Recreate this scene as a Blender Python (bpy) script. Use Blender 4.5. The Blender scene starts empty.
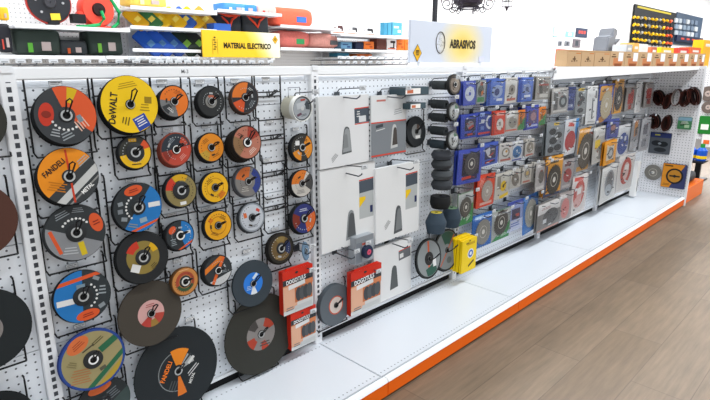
import bpy, bmesh, math, random
from mathutils import Vector, Matrix
random.seed(4)
PI = math.pi
SC = bpy.context.scene
COL = SC.collection

# ------------------------------------------------------------------ materials
# measured layout: every x, z, width, height and depth in metres
DISCS = [{'R': 0.087,
  'art': [('base', '#393d40'), ('sec', -42, 106, 0.3, 1, '#df5a2c'), ('sec', 58, 78, 0.45, 0.98, '#d9b416'), ('ell', -0.62, 0.1, 0.24, 0.4, -12, '#c93a26'), ('lines', 0.45, -0.35, 0.4, 0.4, -62, 4, '#e9b9a4'), ('lines', -0.1, -0.68, 0.42, 0.3, 20, 3, '#9aa0a4'), ('rect', 0.42, -0.15, 0.16, 0.25, 20, '#7d8b93'), ('arc', 200, 300, 0.5, 7, 0.045, '#e6e6e4'),
          ('lines', -0.45, -0.55, 0.3, 0.3, -20, 3, '#a9adb0'), ('ell', -0.62, 0.1, 0.15, 0.12, -12, '#8a2a1c')],
  'b': '#1f2123',
  'd': 0.056,
  'hub': 0.24,
  'hubc': '#aeb0b0',
  'hubr': 0,
  'l': 'thick stacked orange and charcoal grinding disc in the top left corner of the board',
  'n': 5,
  's': 'orange and charcoal disc in the top left corner',
  't': 0.006,
  'txt': [],
  'x': 0.1289,
  'z': 1.2607},
 {'R': 0.0924,
  'art': [('base', '#f6cb14'), ('rect', 0.3, -0.66, 0.5, 0.5, 22, '#2c48a0'), ('lines', 0.28, -0.62, 0.36, 0.34, 22, 4, '#e6e6e4'), ('lines', 0.0, 0.68, 0.7, 0.22, 8, 3, '#b28f0c'), ('rect', 0.66, 0.1, 0.26, 0.24, -8, '#9a7d12'), ('lines', -0.25, -0.55, 0.3, 0.3, 70, 3, '#6b5b12'), ('lines', 0.5, -0.15, 0.35, 0.3, -10, 3, '#b28f0c')],
  'b': '#1f2123',
  'd': 0.056,
  'hub': 0.17,
  'hubc': '#aeb0b0',
  'hubr': 0,
  'l': 'large yellow grinding disc with a blue patch and black lettering, at the top',
  'n': 5,
  's': 'yellow disc with the blue patch',
  't': 0.006,
  'txt': [('DeWALT', -0.6, -0.08, 0.33, 76, '#15161a')],
  'x': 0.324,
  'z': 1.2833},
 {'R': 0.0552,
  'art': [('base', '#e87726'), ('sec', 172, 282, 0.25, 1, '#77797a'), ('sec', 200, 240, 0.4, 0.95, '#393d40'), ('lines', 0.3, 0.55, 0.6, 0.25, -25, 3, '#b2541a'), ('lines', -0.3, -0.55, 0.5, 0.2, -40, 2, '#e6e6e4')],
  'b': '#1f2123',
  'd': 0.062,
  'hub': 0.24,
  'hubc': '#aeb0b0',
  'hubr': 0,
  'l': 'small orange disc with a grey lower quarter, beside the big yellow disc',
  'n': 6,
  's': 'orange and grey small disc by the yellow one',
  't': 0.006,
  'txt': [],
  'x': 0.4729,
  'z': 1.2863},
 {'R': 0.0561, 'art': [('base', '#2b2d2e'), ('sec', 0, 360, 0.1, 0.45, '#8b8a86'), ('sec', 30, 120, 0.2, 0.45, '#b8654f')], 'b': '#1f2123', 'd': 0.05, 'hub': 0.2, 'hubc': '#aeb0b0', 'hubr': 0, 'l': 'plain black small disc with a grey centre sticker, in the top row', 'n': 4, 's': 'plain black disc in the top row', 't': 0.006, 'txt': [], 'x': 0.6216, 'z': 1.2788},
 {'R': 0.0607,
  'art': [('base', '#2d2f33'), ('sec', 70, 175, 0.3, 1, '#e0772c'), ('sec', 195, 255, 0.3, 1, '#df5a2c'), ('lines', 0.45, -0.45, 0.6, 0.3, 50, 3, '#7e868c'), ('lines', 0.5, 0.5, 0.4, 0.2, -40, 2, '#b9b9b5')],
  'b': '#4a3c36',
  'd': 0.05,
  'hub': 0.26,
  'hubc': '#aeb0b0',
  'hubr': 0,
  'l': 'small black disc with two orange wedges, right end of the top row',
  'n': 4,
  's': 'black disc with two orange wedges',
  't': 0.006,
  'txt': [],
  'x': 0.7679,
  'z': 1.287},
 {'R': 0.0876,
  'art': [('base', '#f0921c'), ('half', -52, 0.02, '#3a3d3f'), ('half2', -52, 0.32, 0.58, '#c9cac8'), ('half2', -52, 0.68, 0.74, '#8a8a88'), ('half', 90, 0.62, '#f0921c'), ('rect', 0.03, 0.0, 0.07, 1.9, 0, '#cf3f20'), ('lines', 0.55, 0.5, 0.5, 0.25, 35, 3, '#a7a9a8'), ('lines', -0.45, -0.3, 0.6, 0.35, -20, 4, '#cf7c14')],
  'b': '#1f2123',
  'd': 0.056,
  'hub': 0.24,
  'hubc': '#aeb0b0',
  'hubr': 0,
  'l': 'big orange disc with a grey striped black lower half, second row at the board edge',
  'n': 5,
  's': 'orange disc with the black diagonal half',
  't': 0.006,
  'txt': [('FANDELI', -0.43, 0.36, 0.27, 32, '#17181a'), ('METAL', 0.52, -0.52, 0.2, 34, '#e6e6e4')],
  'x': 0.115,
  'z': 1.0765},
 {'R': 0.0565,
  'art': [('base', '#33342f'), ('sec', -170, 15, 0.5, 1, '#eebc16'), ('sec', 15, 50, 0.6, 1, '#d9532a'), ('rect', -0.1, 0.78, 0.5, 0.2, 0, '#d9a516'), ('lines', 0, -0.75, 0.6, 0.15, 0, 1, '#1f2123')],
  'b': '#1f2123',
  'd': 0.05,
  'hub': 0.55,
  'hubc': '#aeb0b0',
  'hubr': 0,
  'l': 'small black flap disc with a yellow crescent, second row below the yellow disc',
  'n': 4,
  's': 'black disc with a yellow crescent',
  't': 0.006,
  'txt': [],
  'x': 0.3271,
  'z': 1.1257},
 {'R': 0.0593,
  'art': [('base', '#c24a38'), ('half', 100, 0.05, '#2c343d'), ('sec', 185, 230, 0.4, 0.95, '#8b3428'), ('sec', 20, 60, 0.5, 0.9, '#b8452f'), ('lines', -0.3, 0.55, 0.5, 0.25, 40, 3, '#8e979e'), ('lines', 0.4, -0.5, 0.5, 0.3, 40, 3, '#e8a394')],
  'b': '#7c3c30',
  'd': 0.056,
  'hub': 0.28,
  'hubc': '#e6e6e4',
  'hubr': 0,
  'l': 'small disc with a dark slate upper half, red lower half and white centre, second row',
  'n': 5,
  's': 'slate and red disc',
  't': 0.006,
  'txt': [],
  'x': 0.4691,
  'z': 1.1209},
 {'R': 0.0548,
  'art': [('base', '#e38a1e'), ('sec', 200, 250, 0.4, 1, '#c7a03a'), ('lines', -0.4, 0.5, 0.5, 0.3, 30, 3, '#7a4210'), ('lines', 0.3, -0.6, 0.6, 0.2, 20, 2, '#9b5a12')],
  'b': '#1f2123',
  'd': 0.05,
  'hub': 0.26,
  'hubc': '#aeb0b0',
  'hubr': 0,
  'l': 'small orange gold disc with a black centre, middle of the second row',
  'n': 4,
  's': 'orange disc in the middle of the second row',
  't': 0.006,
  'txt': [],
  'x': 0.6096,
  'z': 1.1122},
 {'R': 0.0654,
  'art': [('base', '#b9745f'), ('sec', 20, 80, 0.35, 1, '#a23c2c'), ('sec', 150, 230, 0.35, 1, '#8f6c4a'), ('lines', 0.3, -0.55, 0.6, 0.3, 35, 3, '#e3c9bc'), ('lines', -0.4, 0.5, 0.5, 0.2, -30, 2, '#5e3028')],
  'b': '#26221f',
  'd': 0.082,
  'hub': 0.3,
  'hubc': '#e6e6e4',
  'hubr': 0,
  'l': 'thick dark pile of discs with a salmon printed face, right end of the second row',
  'n': 8,
  's': 'thick salmon disc pile',
  't': 0.007,
  'txt': [],
  'x': 0.7458,
  'z': 1.1203},
 {'R': 0.0607,
  'art': [('base', '#34332f'), ('sec', -60, 60, 0.35, 1, '#de8a24'), ('sec', 200, 260, 0.4, 1, '#de8a24'), ('rect', -0.45, 0.35, 0.4, 0.35, 0, '#e6e6e4'), ('lines', 0.3, 0.6, 0.5, 0.2, -30, 2, '#4a2c10')],
  'b': '#1f2123',
  'd': 0.05,
  'hub': 0.3,
  'hubc': '#aeb0b0',
  'hubr': 0,
  'l': 'little black disc with an orange half ring, second row against the slotted post',
  'n': 4,
  's': 'orange and black disc by the slotted post, second row',
  't': 0.006,
  'txt': [],
  'x': 1.043,
  'z': 1.0658},
 {'R': 0.0896,
  'art': [('base', '#33373a'), ('half', -118, 0.12, '#8a8d90'), ('rect', -0.72, -0.2, 0.12, 0.9, 14, '#df5a2c'), ('rect', 0.1, -0.62, 0.2, 0.5, 6, '#d8bb22'), ('ell', 0.72, 0.2, 0.22, 0.36, 12, '#df5a2c'), ('arc', 35, 140, 0.5, 8, 0.045, '#e6e6e4'), ('lines', -0.35, 0.72, 0.5, 0.24, 18, 3, '#8d9398'), ('lines', 0.2, 0.78, 0.4, 0.2, -8, 3, '#8d9398'),
          ('lines', -0.3, -0.6, 0.5, 0.3, -10, 3, '#b9bcbe'), ('lines', 0.72, 0.2, 0.24, 0.2, 12, 2, '#8a2a1c')],
  'b': '#35383a',
  'd': 0.05,
  'hub': 0.34,
  'hubc': '#aeb0b0',
  'hubr': 0,
  'l': 'big black and grey disc with an orange stripe and yellow patch, third row',
  'n': 4,
  's': 'grey and black disc with the orange side stripe',
  't': 0.006,
  'txt': [],
  'x': 0.1156,
  'z': 0.8955},
 {'R': 0.0848,
  'art': [('base', '#2f3437'), ('half', -38, -0.02, '#2478bd'), ('half2', -75, 0.78, 0.88, '#df5a2c'), ('ell', -0.12, 0.72, 0.38, 0.2, 10, '#df5a2c'), ('rect', 0.68, 0.02, 0.5, 0.2, 0, '#e6e6e4'), ('rect', 0.15, -0.55, 0.3, 0.2, 8, '#93a9b8'), ('arc', 120, 230, 0.5, 8, 0.045, '#e6e6e4'), ('rect', -0.7, 0.25, 0.2, 0.16, 8, '#8d9398'), ('rect', -0.74, -0.05, 0.2, 0.18, 0, '#7d8388'),
          ('rect', -0.62, -0.38, 0.24, 0.16, -14, '#8d9398'), ('lines', -0.3, -0.7, 0.4, 0.2, -20, 2, '#8d9398'), ('lines', -0.12, 0.72, 0.4, 0.16, 10, 2, '#8a2a1c')],
  'b': '#1f2123',
  'd': 0.05,
  'hub': 0.3,
  'hubc': '#aeb0b0',
  'hubr': 0,
  'l': 'large black disc with a bright blue lower right half, third row',
  'n': 4,
  's': 'black and bright blue disc',
  't': 0.006,
  'txt': [],
  'x': 0.3186,
  'z': 0.9384},
 {'R': 0.0629,
  'art': [('base', '#8b7d4e'), ('sec', 120, 170, 0.5, 1, '#c93a26'), ('sec', 55, 118, 0.62, 1, '#d6a51c'), ('rect', 0, -0.8, 0.4, 0.2, 0, '#e6e6e4')],
  'b': '#1f2123',
  'd': 0.05,
  'hub': 0.52,
  'hubc': '#aeb0b0',
  'hubr': 0,
  'l': 'small dark gold flap disc with a red corner and big black hub, third row',
  'n': 4,
  's': 'gold flap disc with a red corner',
  't': 0.006,
  'txt': [],
  'x': 0.4785,
  'z': 0.9711},
 {'R': 0.0598,
  'art': [('base', '#efb51c'), ('sec', 0, 360, 0.6, 0.66, '#c98b12'), ('lines', -0.4, 0.45, 0.5, 0.3, 30, 3, '#7a5a10'), ('lines', 0.3, -0.55, 0.6, 0.25, 20, 3, '#8d6a12'), ('sec', 290, 330, 0.5, 0.9, '#d77a1a')],
  'b': '#1f2123',
  'd': 0.05,
  'hub': 0.26,
  'hubc': '#7d7f80',
  'hubr': 0,
  'l': 'small yellow disc with a grey centre, the upper of two yellow discs',
  'n': 4,
  's': 'upper yellow disc',
  't': 0.006,
  'txt': [],
  'x': 0.6156,
  'z': 0.9599},
 {'R': 0.062,
  'art': [('base', '#7e7b77'), ('sec', 75, 165, 0.3, 1, '#cf6a2e'), ('sec', -60, 60, 0.55, 1, '#2d3f86'), ('lines', -0.3, -0.5, 0.6, 0.4, 0, 3, '#b5b2ac')],
  'b': '#55565a',
  'd': 0.05,
  'hub': 0.2,
  'hubc': '#aeb0b0',
  'hubr': 0,
  'l': 'small grey disc with an orange edge and a navy edge, third row',
  'n': 4,
  's': 'grey disc with orange and blue edges',
  't': 0.006,
  'txt': [],
  'x': 0.7633,
  'z': 0.9603},
 {'R': 0.0615,
  'art': [('base', '#c8c4bc'), ('sec', 60, 175, 0.3, 1, '#d9782a'), ('sec', -40, 40, 0.35, 1, '#454545'), ('lines', -0.2, -0.6, 0.8, 0.3, 0, 3, '#7c7c7a')],
  'b': '#1f2123',
  'd': 0.05,
  'hub': 0.26,
  'hubc': '#aeb0b0',
  'hubr': 0,
  'l': 'little white disc with orange and black wedges, third row against the slotted post',
  'n': 4,
  's': 'white and orange disc by the slotted post',
  't': 0.006,
  'txt': [],
  'x': 1.0386,
  'z': 0.9092},
 {'R': 0.0877,
  'art': [('base', '#30363a'), ('half', 176, 0.02, '#2478bd'), ('half2', 98, 0.62, 0.76, '#df5a2c'), ('rect', -0.62, -0.1, 0.6, 0.22, 0, '#e6e6e4'), ('ell', 0.1, -0.74, 0.42, 0.2, 6, '#df5a2c'), ('arc', -60, 50, 0.5, 7, 0.045, '#e6e6e4'), ('lines', 0.7, 0.1, 0.28, 0.4, -8, 3, '#99a2a7'), ('rect', 0.52, 0.6, 0.24, 0.14, -30, '#8a9297'), ('rect', 0.62, -0.5, 0.24, 0.16, 24, '#8a9297'),
          ('lines', 0.1, -0.74, 0.4, 0.16, 6, 2, '#8a2a1c'), ('rect', -0.05, 0.38, 0.3, 0.2, 0, '#7d94a3')],
  'b': '#1f2123',
  'd': 0.05,
  'hub': 0.36,
  'hubc': '#aeb0b0',
  'hubr': 0,
  'l': 'big bright blue and charcoal disc with orange bands, fourth row at the board edge',
  'n': 4,
  's': 'blue and charcoal disc',
  't': 0.006,
  'txt': [],
  'x': 0.1112,
  'z': 0.6788},
 {'R': 0.0921,
  'art': [('base', '#222527'), ('sec', 0, 360, 0.28, 0.64, '#8f7b3c'), ('sec', 100, 150, 0.4, 0.68, '#c93a26'), ('rect', -0.36, -0.34, 0.34, 0.3, -28, '#e6e6e4'), ('sec', 15, 52, 0.42, 0.64, '#dfae1a'), ('lines', 0.35, -0.42, 0.3, 0.2, 30, 3, '#4b4020')],
  'b': '#1d1f20',
  'd': 0.05,
  'hub': 0.3,
  'hubc': '#aeb0b0',
  'hubr': 0,
  'l': 'large matte black disc with a gold and red centre label, fourth row',
  'n': 4,
  's': 'black disc with a gold centre',
  't': 0.006,
  'txt': [],
  'x': 0.3183,
  'z': 0.7585},
 {'R': 0.0569,
  'art': [('base', '#2f3437'), ('sec', -75, 75, 0.3, 1, '#2478bd'), ('ell', -0.5, 0.5, 0.3, 0.22, 40, '#df5a2c'), ('half2', -70, 0.78, 0.9, '#df5a2c'), ('lines', -0.55, -0.35, 0.4, 0.5, 0, 4, '#99a2a7'), ('rect', 0.6, 0.1, 0.4, 0.2, 0, '#e6e6e4')],
  'b': '#1f2123',
  'd': 0.05,
  'hub': 0.34,
  'hubc': '#e6e6e4',
  'hubr': 0,
  'l': 'small black disc with a blue right half and orange wedge, fourth row',
  'n': 4,
  's': 'small black and blue disc in the fourth row',
  't': 0.006,
  'txt': [],
  'x': 0.4607,
  'z': 0.8059},
 {'R': 0.0602,
  'art': [('base', '#eda81c'), ('sec', 0, 360, 0.58, 0.64, '#c07a12'), ('lines', 0.4, 0.5, 0.5, 0.3, -30, 3, '#7a5a10'), ('lines', -0.3, -0.55, 0.6, 0.25, -20, 3, '#8d5a12'), ('rect', -0.55, 0.4, 0.3, 0.3, 40, '#d9761a')],
  'b': '#1f2123',
  'd': 0.05,
  'hub': 0.26,
  'hubc': '#8d8f90',
  'hubr': 0,
  'l': 'small golden yellow disc with a grey centre, the lower of two yellow discs',
  'n': 4,
  's': 'lower yellow disc',
  't': 0.006,
  'txt': [],
  'x': 0.6181,
  'z': 0.8099},
 {'R': 0.0632,
  'art': [('base', '#c3c8d0'), ('sec', 0, 360, 0.9, 1, '#8e949c'), ('rect', -0.55, 0.2, 0.25, 0.35, 10, '#d36a3a'), ('rect', 0.5, 0.45, 0.3, 0.2, -30, '#c9483a'), ('lines', 0, -0.6, 0.8, 0.2, 0, 2, '#7c828a')],
  'b': '#3b3e42',
  'd': 0.046,
  'hub': 0.26,
  'hubc': '#6a6e72',
  'hubr': 0,
  'l': 'small silver white disc with red specks, fourth row',
  'n': 4,
  's': 'silver white disc',
  't': 0.005,
  'txt': [],
  'x': 0.7768,
  'z': 0.8086},
 {'R': 0.0697,
  'art': [('base', '#2b3270'), ('sec', -80, 20, 0.3, 1, '#cf632a'), ('sec', 150, 215, 0.4, 1, '#7a2c20'), ('lines', 0, 0.6, 0.7, 0.25, 0, 2, '#b9bdd2')],
  'b': '#1f2123',
  'd': 0.05,
  'hub': 0.3,
  'hubc': '#aeb0b0',
  'hubr': 0,
  'l': 'little navy disc with an orange lower wedge, fourth row against the slotted post',
  'n': 4,
  's': 'navy and orange disc by the slotted post',
  't': 0.006,
  'txt': [],
  'x': 1.0455,
  'z': 0.7498},
 {'R': 0.1064,
  'art': [('base', '#2c4a92'), ('ring', 0, 0.93, '#a3966a'), ('half2c', -52, 0.52, 0.68, '#2d6a4a', 0.93), ('half2c', -52, 0.74, 0.92, '#b59a3a', 0.93), ('half2r', 28, 0.32, 0.93, -0.02, 0.2, '#2d6a4a'), ('ell', -0.38, 0.62, 0.36, 0.24, 32, '#dd7440'), ('lines', -0.42, -0.42, 0.6, 0.5, -8, 6, '#b57a4c'), ('lines', -0.38, 0.62, 0.4, 0.2, 30, 3, '#a8482a'),
          ('lines', -0.1, 0.42, 0.4, 0.1, 25, 1, '#4c4638'), ('lines', -0.62, 0.05, 0.3, 0.2, -30, 3, '#857a52'), ('lines', 0.2, 0.58, 0.4, 0.14, 30, 2, '#5c5434'), ('rect', 0.25, -0.38, 0.2, 0.12, 20, '#5c5a4a')],
  'b': '#2b3c78',
  'd': 0.05,
  'hub': 0.3,
  'hubc': '#f2f2f2',
  'hubr': 0.14,
  'l': 'big tan disc with a blue rim and green bands, fifth row at the board edge',
  'n': 2,
  's': 'tan disc with the blue rim',
  't': 0.006,
  'txt': [],
  'x': 0.116,
  'z': 0.4483},
 {'R': 0.1191,
  'art': [('base', '#47413a'), ('sec', 0, 360, 0.1, 0.42, '#d9a8a4'), ('sec', 215, 268, 0.1, 0.42, '#c0433c'), ('sec', 300, 350, 0.1, 0.42, '#b9483c'), ('sec', 262, 300, 0.2, 0.42, '#a07c3c'), ('lines', 0, 0.26, 0.3, 0.12, 0, 2, '#b05a58')],
  'b': '#3e3832',
  'd': 0.046,
  'hub': 0.13,
  'hubc': '#aeb0b0',
  'hubr': 0,
  'l': 'large brownish grey cutting disc with a pink and white centre label',
  'n': 2,
  's': 'brown grey disc with the pink centre',
  't': 0.004,
  'txt': [],
  'x': 0.3283,
  'z': 0.5413},
 {'R': 0.0552,
  'art': [('base', '#c98748'), ('sec', 0, 360, 0.5, 0.74, '#a84a34'), ('sec', 200, 330, 0.5, 0.74, '#3e5a3c'), ('lines', 0, 0.86, 0.8, 0.12, 0, 1, '#e6b98a')],
  'b': '#5b3d22',
  'd': 0.05,
  'hub': 0.42,
  'hubc': '#d8d8d4',
  'hubr': 0.2,
  'l': 'small orange disc with dark red ring, under the small black and blue disc',
  'n': 4,
  's': 'orange disc with the dark ring',
  't': 0.006,
  'txt': [],
  'x': 0.4655,
  'z': 0.6248},
 {'R': 0.0616,
  'art': [('base', '#33373a'), ('half2', 120, 0.4, 0.72, '#e07a26'), ('half', -75, 0.5, '#c9cbcb'), ('half2c', -30, -0.1, 0.12, '#e0662a', 1), ('lines', 0.4, -0.1, 0.5, 0.3, 0, 3, '#8d9398')],
  'b': '#26282a',
  'd': 0.056,
  'hub': 0.26,
  'hubc': '#e6e6e4',
  'hubr': 0,
  'l': 'small black and grey disc crossed by an orange slash, alone in the fifth row',
  'n': 5,
  's': 'black disc with the orange slash',
  't': 0.006,
  'txt': [],
  'x': 0.6021,
  'z': 0.6317},
 {'R': 0.0983,
  'art': [('base', '#38424a'), ('sec', 0, 360, 0.12, 0.48, '#2f7fe0'), ('sec', 250, 290, 0.1, 0.48, '#e8eef4'), ('rect', 0.12, 0.3, 0.3, 0.12, 40, '#dcecf8'), ('lines', -0.22, -0.15, 0.26, 0.2, 0, 3, '#bcd6f4')],
  'b': '#2d363c',
  'd': 0.046,
  'hub': 0.13,
  'hubc': '#aeb0b0',
  'hubr': 0,
  'l': 'slate grey cutting disc with a shiny bright blue centre label',
  'n': 2,
  's': 'slate disc with the blue centre',
  't': 0.004,
  'txt': [],
  'x': 0.7665,
  'z': 0.5245},
 {'R': 0.0693,
  'art': [('base', '#6e5734'), ('sec', 0, 360, 0.82, 1, '#28241f'), ('sec', -40, 40, 0.4, 0.8, '#27335a'), ('sec', 60, 120, 0.45, 0.8, '#8a7442'), ('lines', -0.3, -0.55, 0.5, 0.2, 0, 2, '#b59a6a')],
  'b': '#1f1d1b',
  'd': 0.05,
  'hub': 0.36,
  'hubc': '#aeb0b0',
  'hubr': 0,
  'l': 'small bronze and black disc in the fifth row, left of the blue tilted disc',
  'n': 4,
  's': 'small bronze black disc',
  't': 0.006,
  'txt': [],
  'x': 0.9141,
  'z': 0.6427},
 {'R': 0.0915,
  'art': [('base', '#2a2e30'), ('ell', -0.05, 0.68, 0.44, 0.2, 8, '#dd6a36'), ('half', -60, 0.2, '#3c4a48'), ('lines', 0.4, 0.3, 0.4, 0.4, 20, 4, '#6a7074')],
  'b': '#1f2123',
  'd': 0.044,
  'hub': 0.3,
  'hubc': '#aeb0b0',
  'hubr': 0,
  'l': 'black disc with an orange oval, half hidden under the tan disc with blue rim',
  'n': 1,
  's': 'black disc peeping out at the bottom',
  't': 0.006,
  'txt': [],
  'x': 0.1343,
  'z': 0.2673},
 {'R': 0.1712,
  'art': [('base', '#21272a'), ('sec', 75, 285, 0.455, 0.475, '#868a8b'), ('sec', 52, 104, 0.14, 0.52, '#ef8a22'), ('sec', 262, 284, 0.14, 0.6, '#e07626'), ('sec', 12, 50, 0.12, 0.42, '#a9acac'), ('sec', 36, 44, 0.2, 0.46, '#3a3d3f'), ('lines', 0.36, -0.1, 0.34, 0.12, 35, 2, '#c9c9c9'), ('rect', 0.34, 0.14, 0.2, 0.07, 40, '#d6d6d2'), ('lines', -0.16, -0.3, 0.26, 0.2, 60, 3, '#4c5254')],
  'b': '#1e2325',
  'd': 0.042,
  'hub': 0.11,
  'hubc': '#aeb0b0',
  'hubr': 0,
  'l': 'huge black cutting disc with an orange wedge and lettering, lowest on the board',
  'n': 1,
  's': 'huge black disc with orange brand wedge',
  't': 0.004,
  'txt': [('FANDELI', -0.27, 0.08, 0.15, 58, '#ee7a24'), ('METAL', 0.3, -0.3, 0.1, 58, '#d6d6d2')],
  'x': 0.4111,
  'z': 0.2712},
 {'R': 0.1784,
  'art': [('base', '#34342e'), ('sec', 0, 360, 0.1, 0.41, '#8d8784'), ('sec', 20, 70, 0.2, 0.41, '#b4442f'), ('sec', 190, 235, 0.2, 0.41, '#b4442f'), ('sec', 110, 150, 0.2, 0.41, '#4c4846'), ('sec', 270, 300, 0.2, 0.41, '#b4442f'), ('lines', 0.1, -0.26, 0.3, 0.14, 0, 2, '#4c4846')],
  'b': '#2c2c27',
  'd': 0.042,
  'hub': 0.1,
  'hubc': '#aeb0b0',
  'hubr': 0,
  'l': 'huge plain charcoal cutting disc with a small red and grey label, above the deck',
  'n': 1,
  's': 'huge charcoal disc with a small red and grey label',
  't': 0.004,
  'txt': [],
  'x': 0.7969,
  'z': 0.2784},
 {'R': 0.0953, 'art': [('base', '#33332d'), ('sec', 0, 360, 0.1, 0.4, '#8a8480')], 'b': '#2d2d28', 'd': 0.042, 'hub': 0.1, 'hubc': '#aeb0b0', 'hubr': 0, 'l': 'huge dark olive disc on the neighbouring board, topmost at the frame edge', 'n': 1, 's': 'dark disc at the left frame edge, top', 't': 0.004, 'txt': [], 'x': -0.1166, 'z': 1.2622},
 {'R': 0.1089, 'art': [('base', '#55342a'), ('sec', 0, 360, 0.1, 0.4, '#9a8a80')], 'b': '#4a2c22', 'd': 0.042, 'hub': 0.1, 'hubc': '#aeb0b0', 'hubr': 0, 'l': 'huge reddish brown cutting disc on the neighbouring board at the frame edge', 'n': 1, 's': 'reddish brown disc at the left frame edge', 't': 0.004, 'txt': [], 'x': -0.1414, 'z': 0.984},
 {'R': 0.1265, 'art': [('base', '#22282a'), ('sec', 0, 360, 0.1, 0.4, '#8a8480')], 'b': '#1c2021', 'd': 0.042, 'hub': 0.1, 'hubc': '#aeb0b0', 'hubr': 0, 'l': 'huge black cutting disc on the neighbouring board, below the reddish brown one', 'n': 1, 's': 'black disc at the left frame edge', 't': 0.004, 'txt': [], 'x': -0.165, 'z': 0.6551},
 {'R': 0.1116, 'art': [('base', '#1a1e20'), ('sec', 0, 360, 0.1, 0.4, '#8a8480')], 'b': '#15181a', 'd': 0.042, 'hub': 0.1, 'hubc': '#aeb0b0', 'hubr': 0, 'l': 'huge black cutting disc cut off by the bottom left corner of the view', 'n': 1, 's': 'black disc in the bottom left corner', 't': 0.004, 'txt': [], 'x': -0.1795, 'z': 0.3394}]
WHEELS = [{'R': 0.0815,
  'art': [('base', '#23272a'), ('sec', 0, 360, 0.1, 0.5, '#8d8f8f'), ('rect', 0.1, -0.36, 0.5, 0.2, 0, '#e6e6e4'), ('sec', 40, 80, 0.2, 0.5, '#5c4a40')],
  'b': '#1f2224',
  'd': 0.03,
  'hub': 0.14,
  'hubc': '#5a5a58',
  'hubr': 0,
  'l': 'small black grinding disc with a grey label, beside the white card pouches',
  'n': 3,
  's': 'small black disc beside the printed pouches',
  't': 0.006,
  'txt': [],
  'x': 1.8495,
  'z': 1.0626},
 {'R': 0.1037, 'art': [('base', '#5f676e'), ('sec', 0, 360, 0.1, 0.46, '#c9563c'), ('sec', 0, 360, 0.1, 0.4, '#dcd0c6')], 'b': '#4e565c', 'd': 0.05, 'hub': 0.14, 'hubc': '#5a5a58', 'hubr': 0, 'l': 'thick grey bench grinding wheel with a red ringed white centre, low on the second board', 'n': 1, 's': 'grey bench wheel', 't': 0.028, 'txt': [], 'x': 1.2342, 'z': 0.2708},
 {'R': 0.1169,
  'art': [('base', '#1f2324'), ('ring', 0, 0.9, '#8e9394'), ('half2c', 175, -0.05, 0.08, '#d4633a', 0.88), ('half2r', -75, 0.4, 0.88, -0.45, 0.35, '#2f5a4c'), ('rect', 0.4, -0.3, 0.25, 0.4, 0, '#e6e6e4'), ('sec', 0, 360, 0.1, 0.34, '#2b2b2b')],
  'b': '#1b1f20',
  'd': 0.09,
  'hub': 0.14,
  'hubc': '#5a5a58',
  'hubr': 0,
  'l': 'large grey disc with an orange stripe and green wedge, in front of its twin',
  'n': 2,
  's': 'grey and green disc in front',
  't': 0.006,
  'txt': [],
  'x': 1.9233,
  'z': 0.3399},
 {'R': 0.1282,
  'art': [('base', '#1f2324'), ('ring', 0, 0.92, '#7c8283'), ('sec', 40, 120, 0.3, 0.9, '#2a5446'), ('half2c', -40, 0.0, 0.07, '#b9583a', 0.9), ('ell', 0.15, -0.5, 0.2, 0.16, 0, '#5c6263'), ('sec', 0, 360, 0.05, 0.12, '#141414')],
  'b': '#1b1f20',
  'd': 0.07,
  'hub': 0.14,
  'hubc': '#5a5a58',
  'hubr': 0,
  'l': 'large grey disc with a dark green upper wedge, behind its twin by the yellow boxes',
  'n': 2,
  's': 'grey and green disc behind',
  't': 0.006,
  'txt': [],
  'x': 2.127,
  'z': 0.3345}]
EMPTY = [[0.9037, 1.2852, 0.085, 0.145, 'in the top row beside the clear tub'], [0.9159, 1.11, 0.08, 0.13, 'in the second row'], [0.9247, 0.9569, 0.08, 0.12, 'in the third row'], [0.9237, 0.8085, 0.08, 0.12, 'in the fourth row']]
TAGS = [[0.1267, 1.3526, 'above the orange and charcoal disc'], [0.205, 1.3248, 'between the first two discs of the top row'], [0.4633, 1.3498, 'above the orange and grey small disc'], [0.608, 1.3467, 'above the plain black disc'], [0.7563, 1.3472, 'above the disc with two orange wedges'], [0.9014, 1.3521, 'above the topmost empty hook'], [0.4704, 1.1839, 'above the slate and red disc'],
 [0.6205, 1.1862, 'above the orange disc of the second row'], [0.7598, 1.1831, 'above the salmon disc pile'], [0.9135, 1.1837, 'above the second row empty hook'], [1.0489, 1.1397, 'above the little orange ringed disc'], [0.3226, 1.0258, 'above the black and bright blue disc'], [0.4871, 1.0268, 'above the gold flap disc'], [0.6082, 1.0212, 'above the upper yellow disc'],
 [0.7593, 1.0206, 'above the grey disc with navy edge'], [0.891, 1.0244, 'above the third row empty hook'], [1.044, 0.9833, 'above the little white disc'], [0.4583, 0.8742, 'above the small black and blue disc'], [0.597, 0.8703, 'above the lower yellow disc'], [0.8884, 0.8579, 'above the fourth row empty hook'], [1.0559, 0.8189, 'above the little navy disc'],
 [0.1095, 0.9707, 'above the grey disc with orange stripe'], [0.1036, 0.7732, 'above the blue and charcoal disc'], [0.1029, 0.5593, 'above the tan disc'], [0.4665, 0.693, 'above the orange disc with dark ring'], [0.6286, 0.7, 'above the disc with the orange slash'], [0.7717, 0.6553, 'above the slate disc'], [0.4956, 0.4442, 'above the huge black disc'],
 [0.919, 0.7186, 'above the bronze black disc']]
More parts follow.
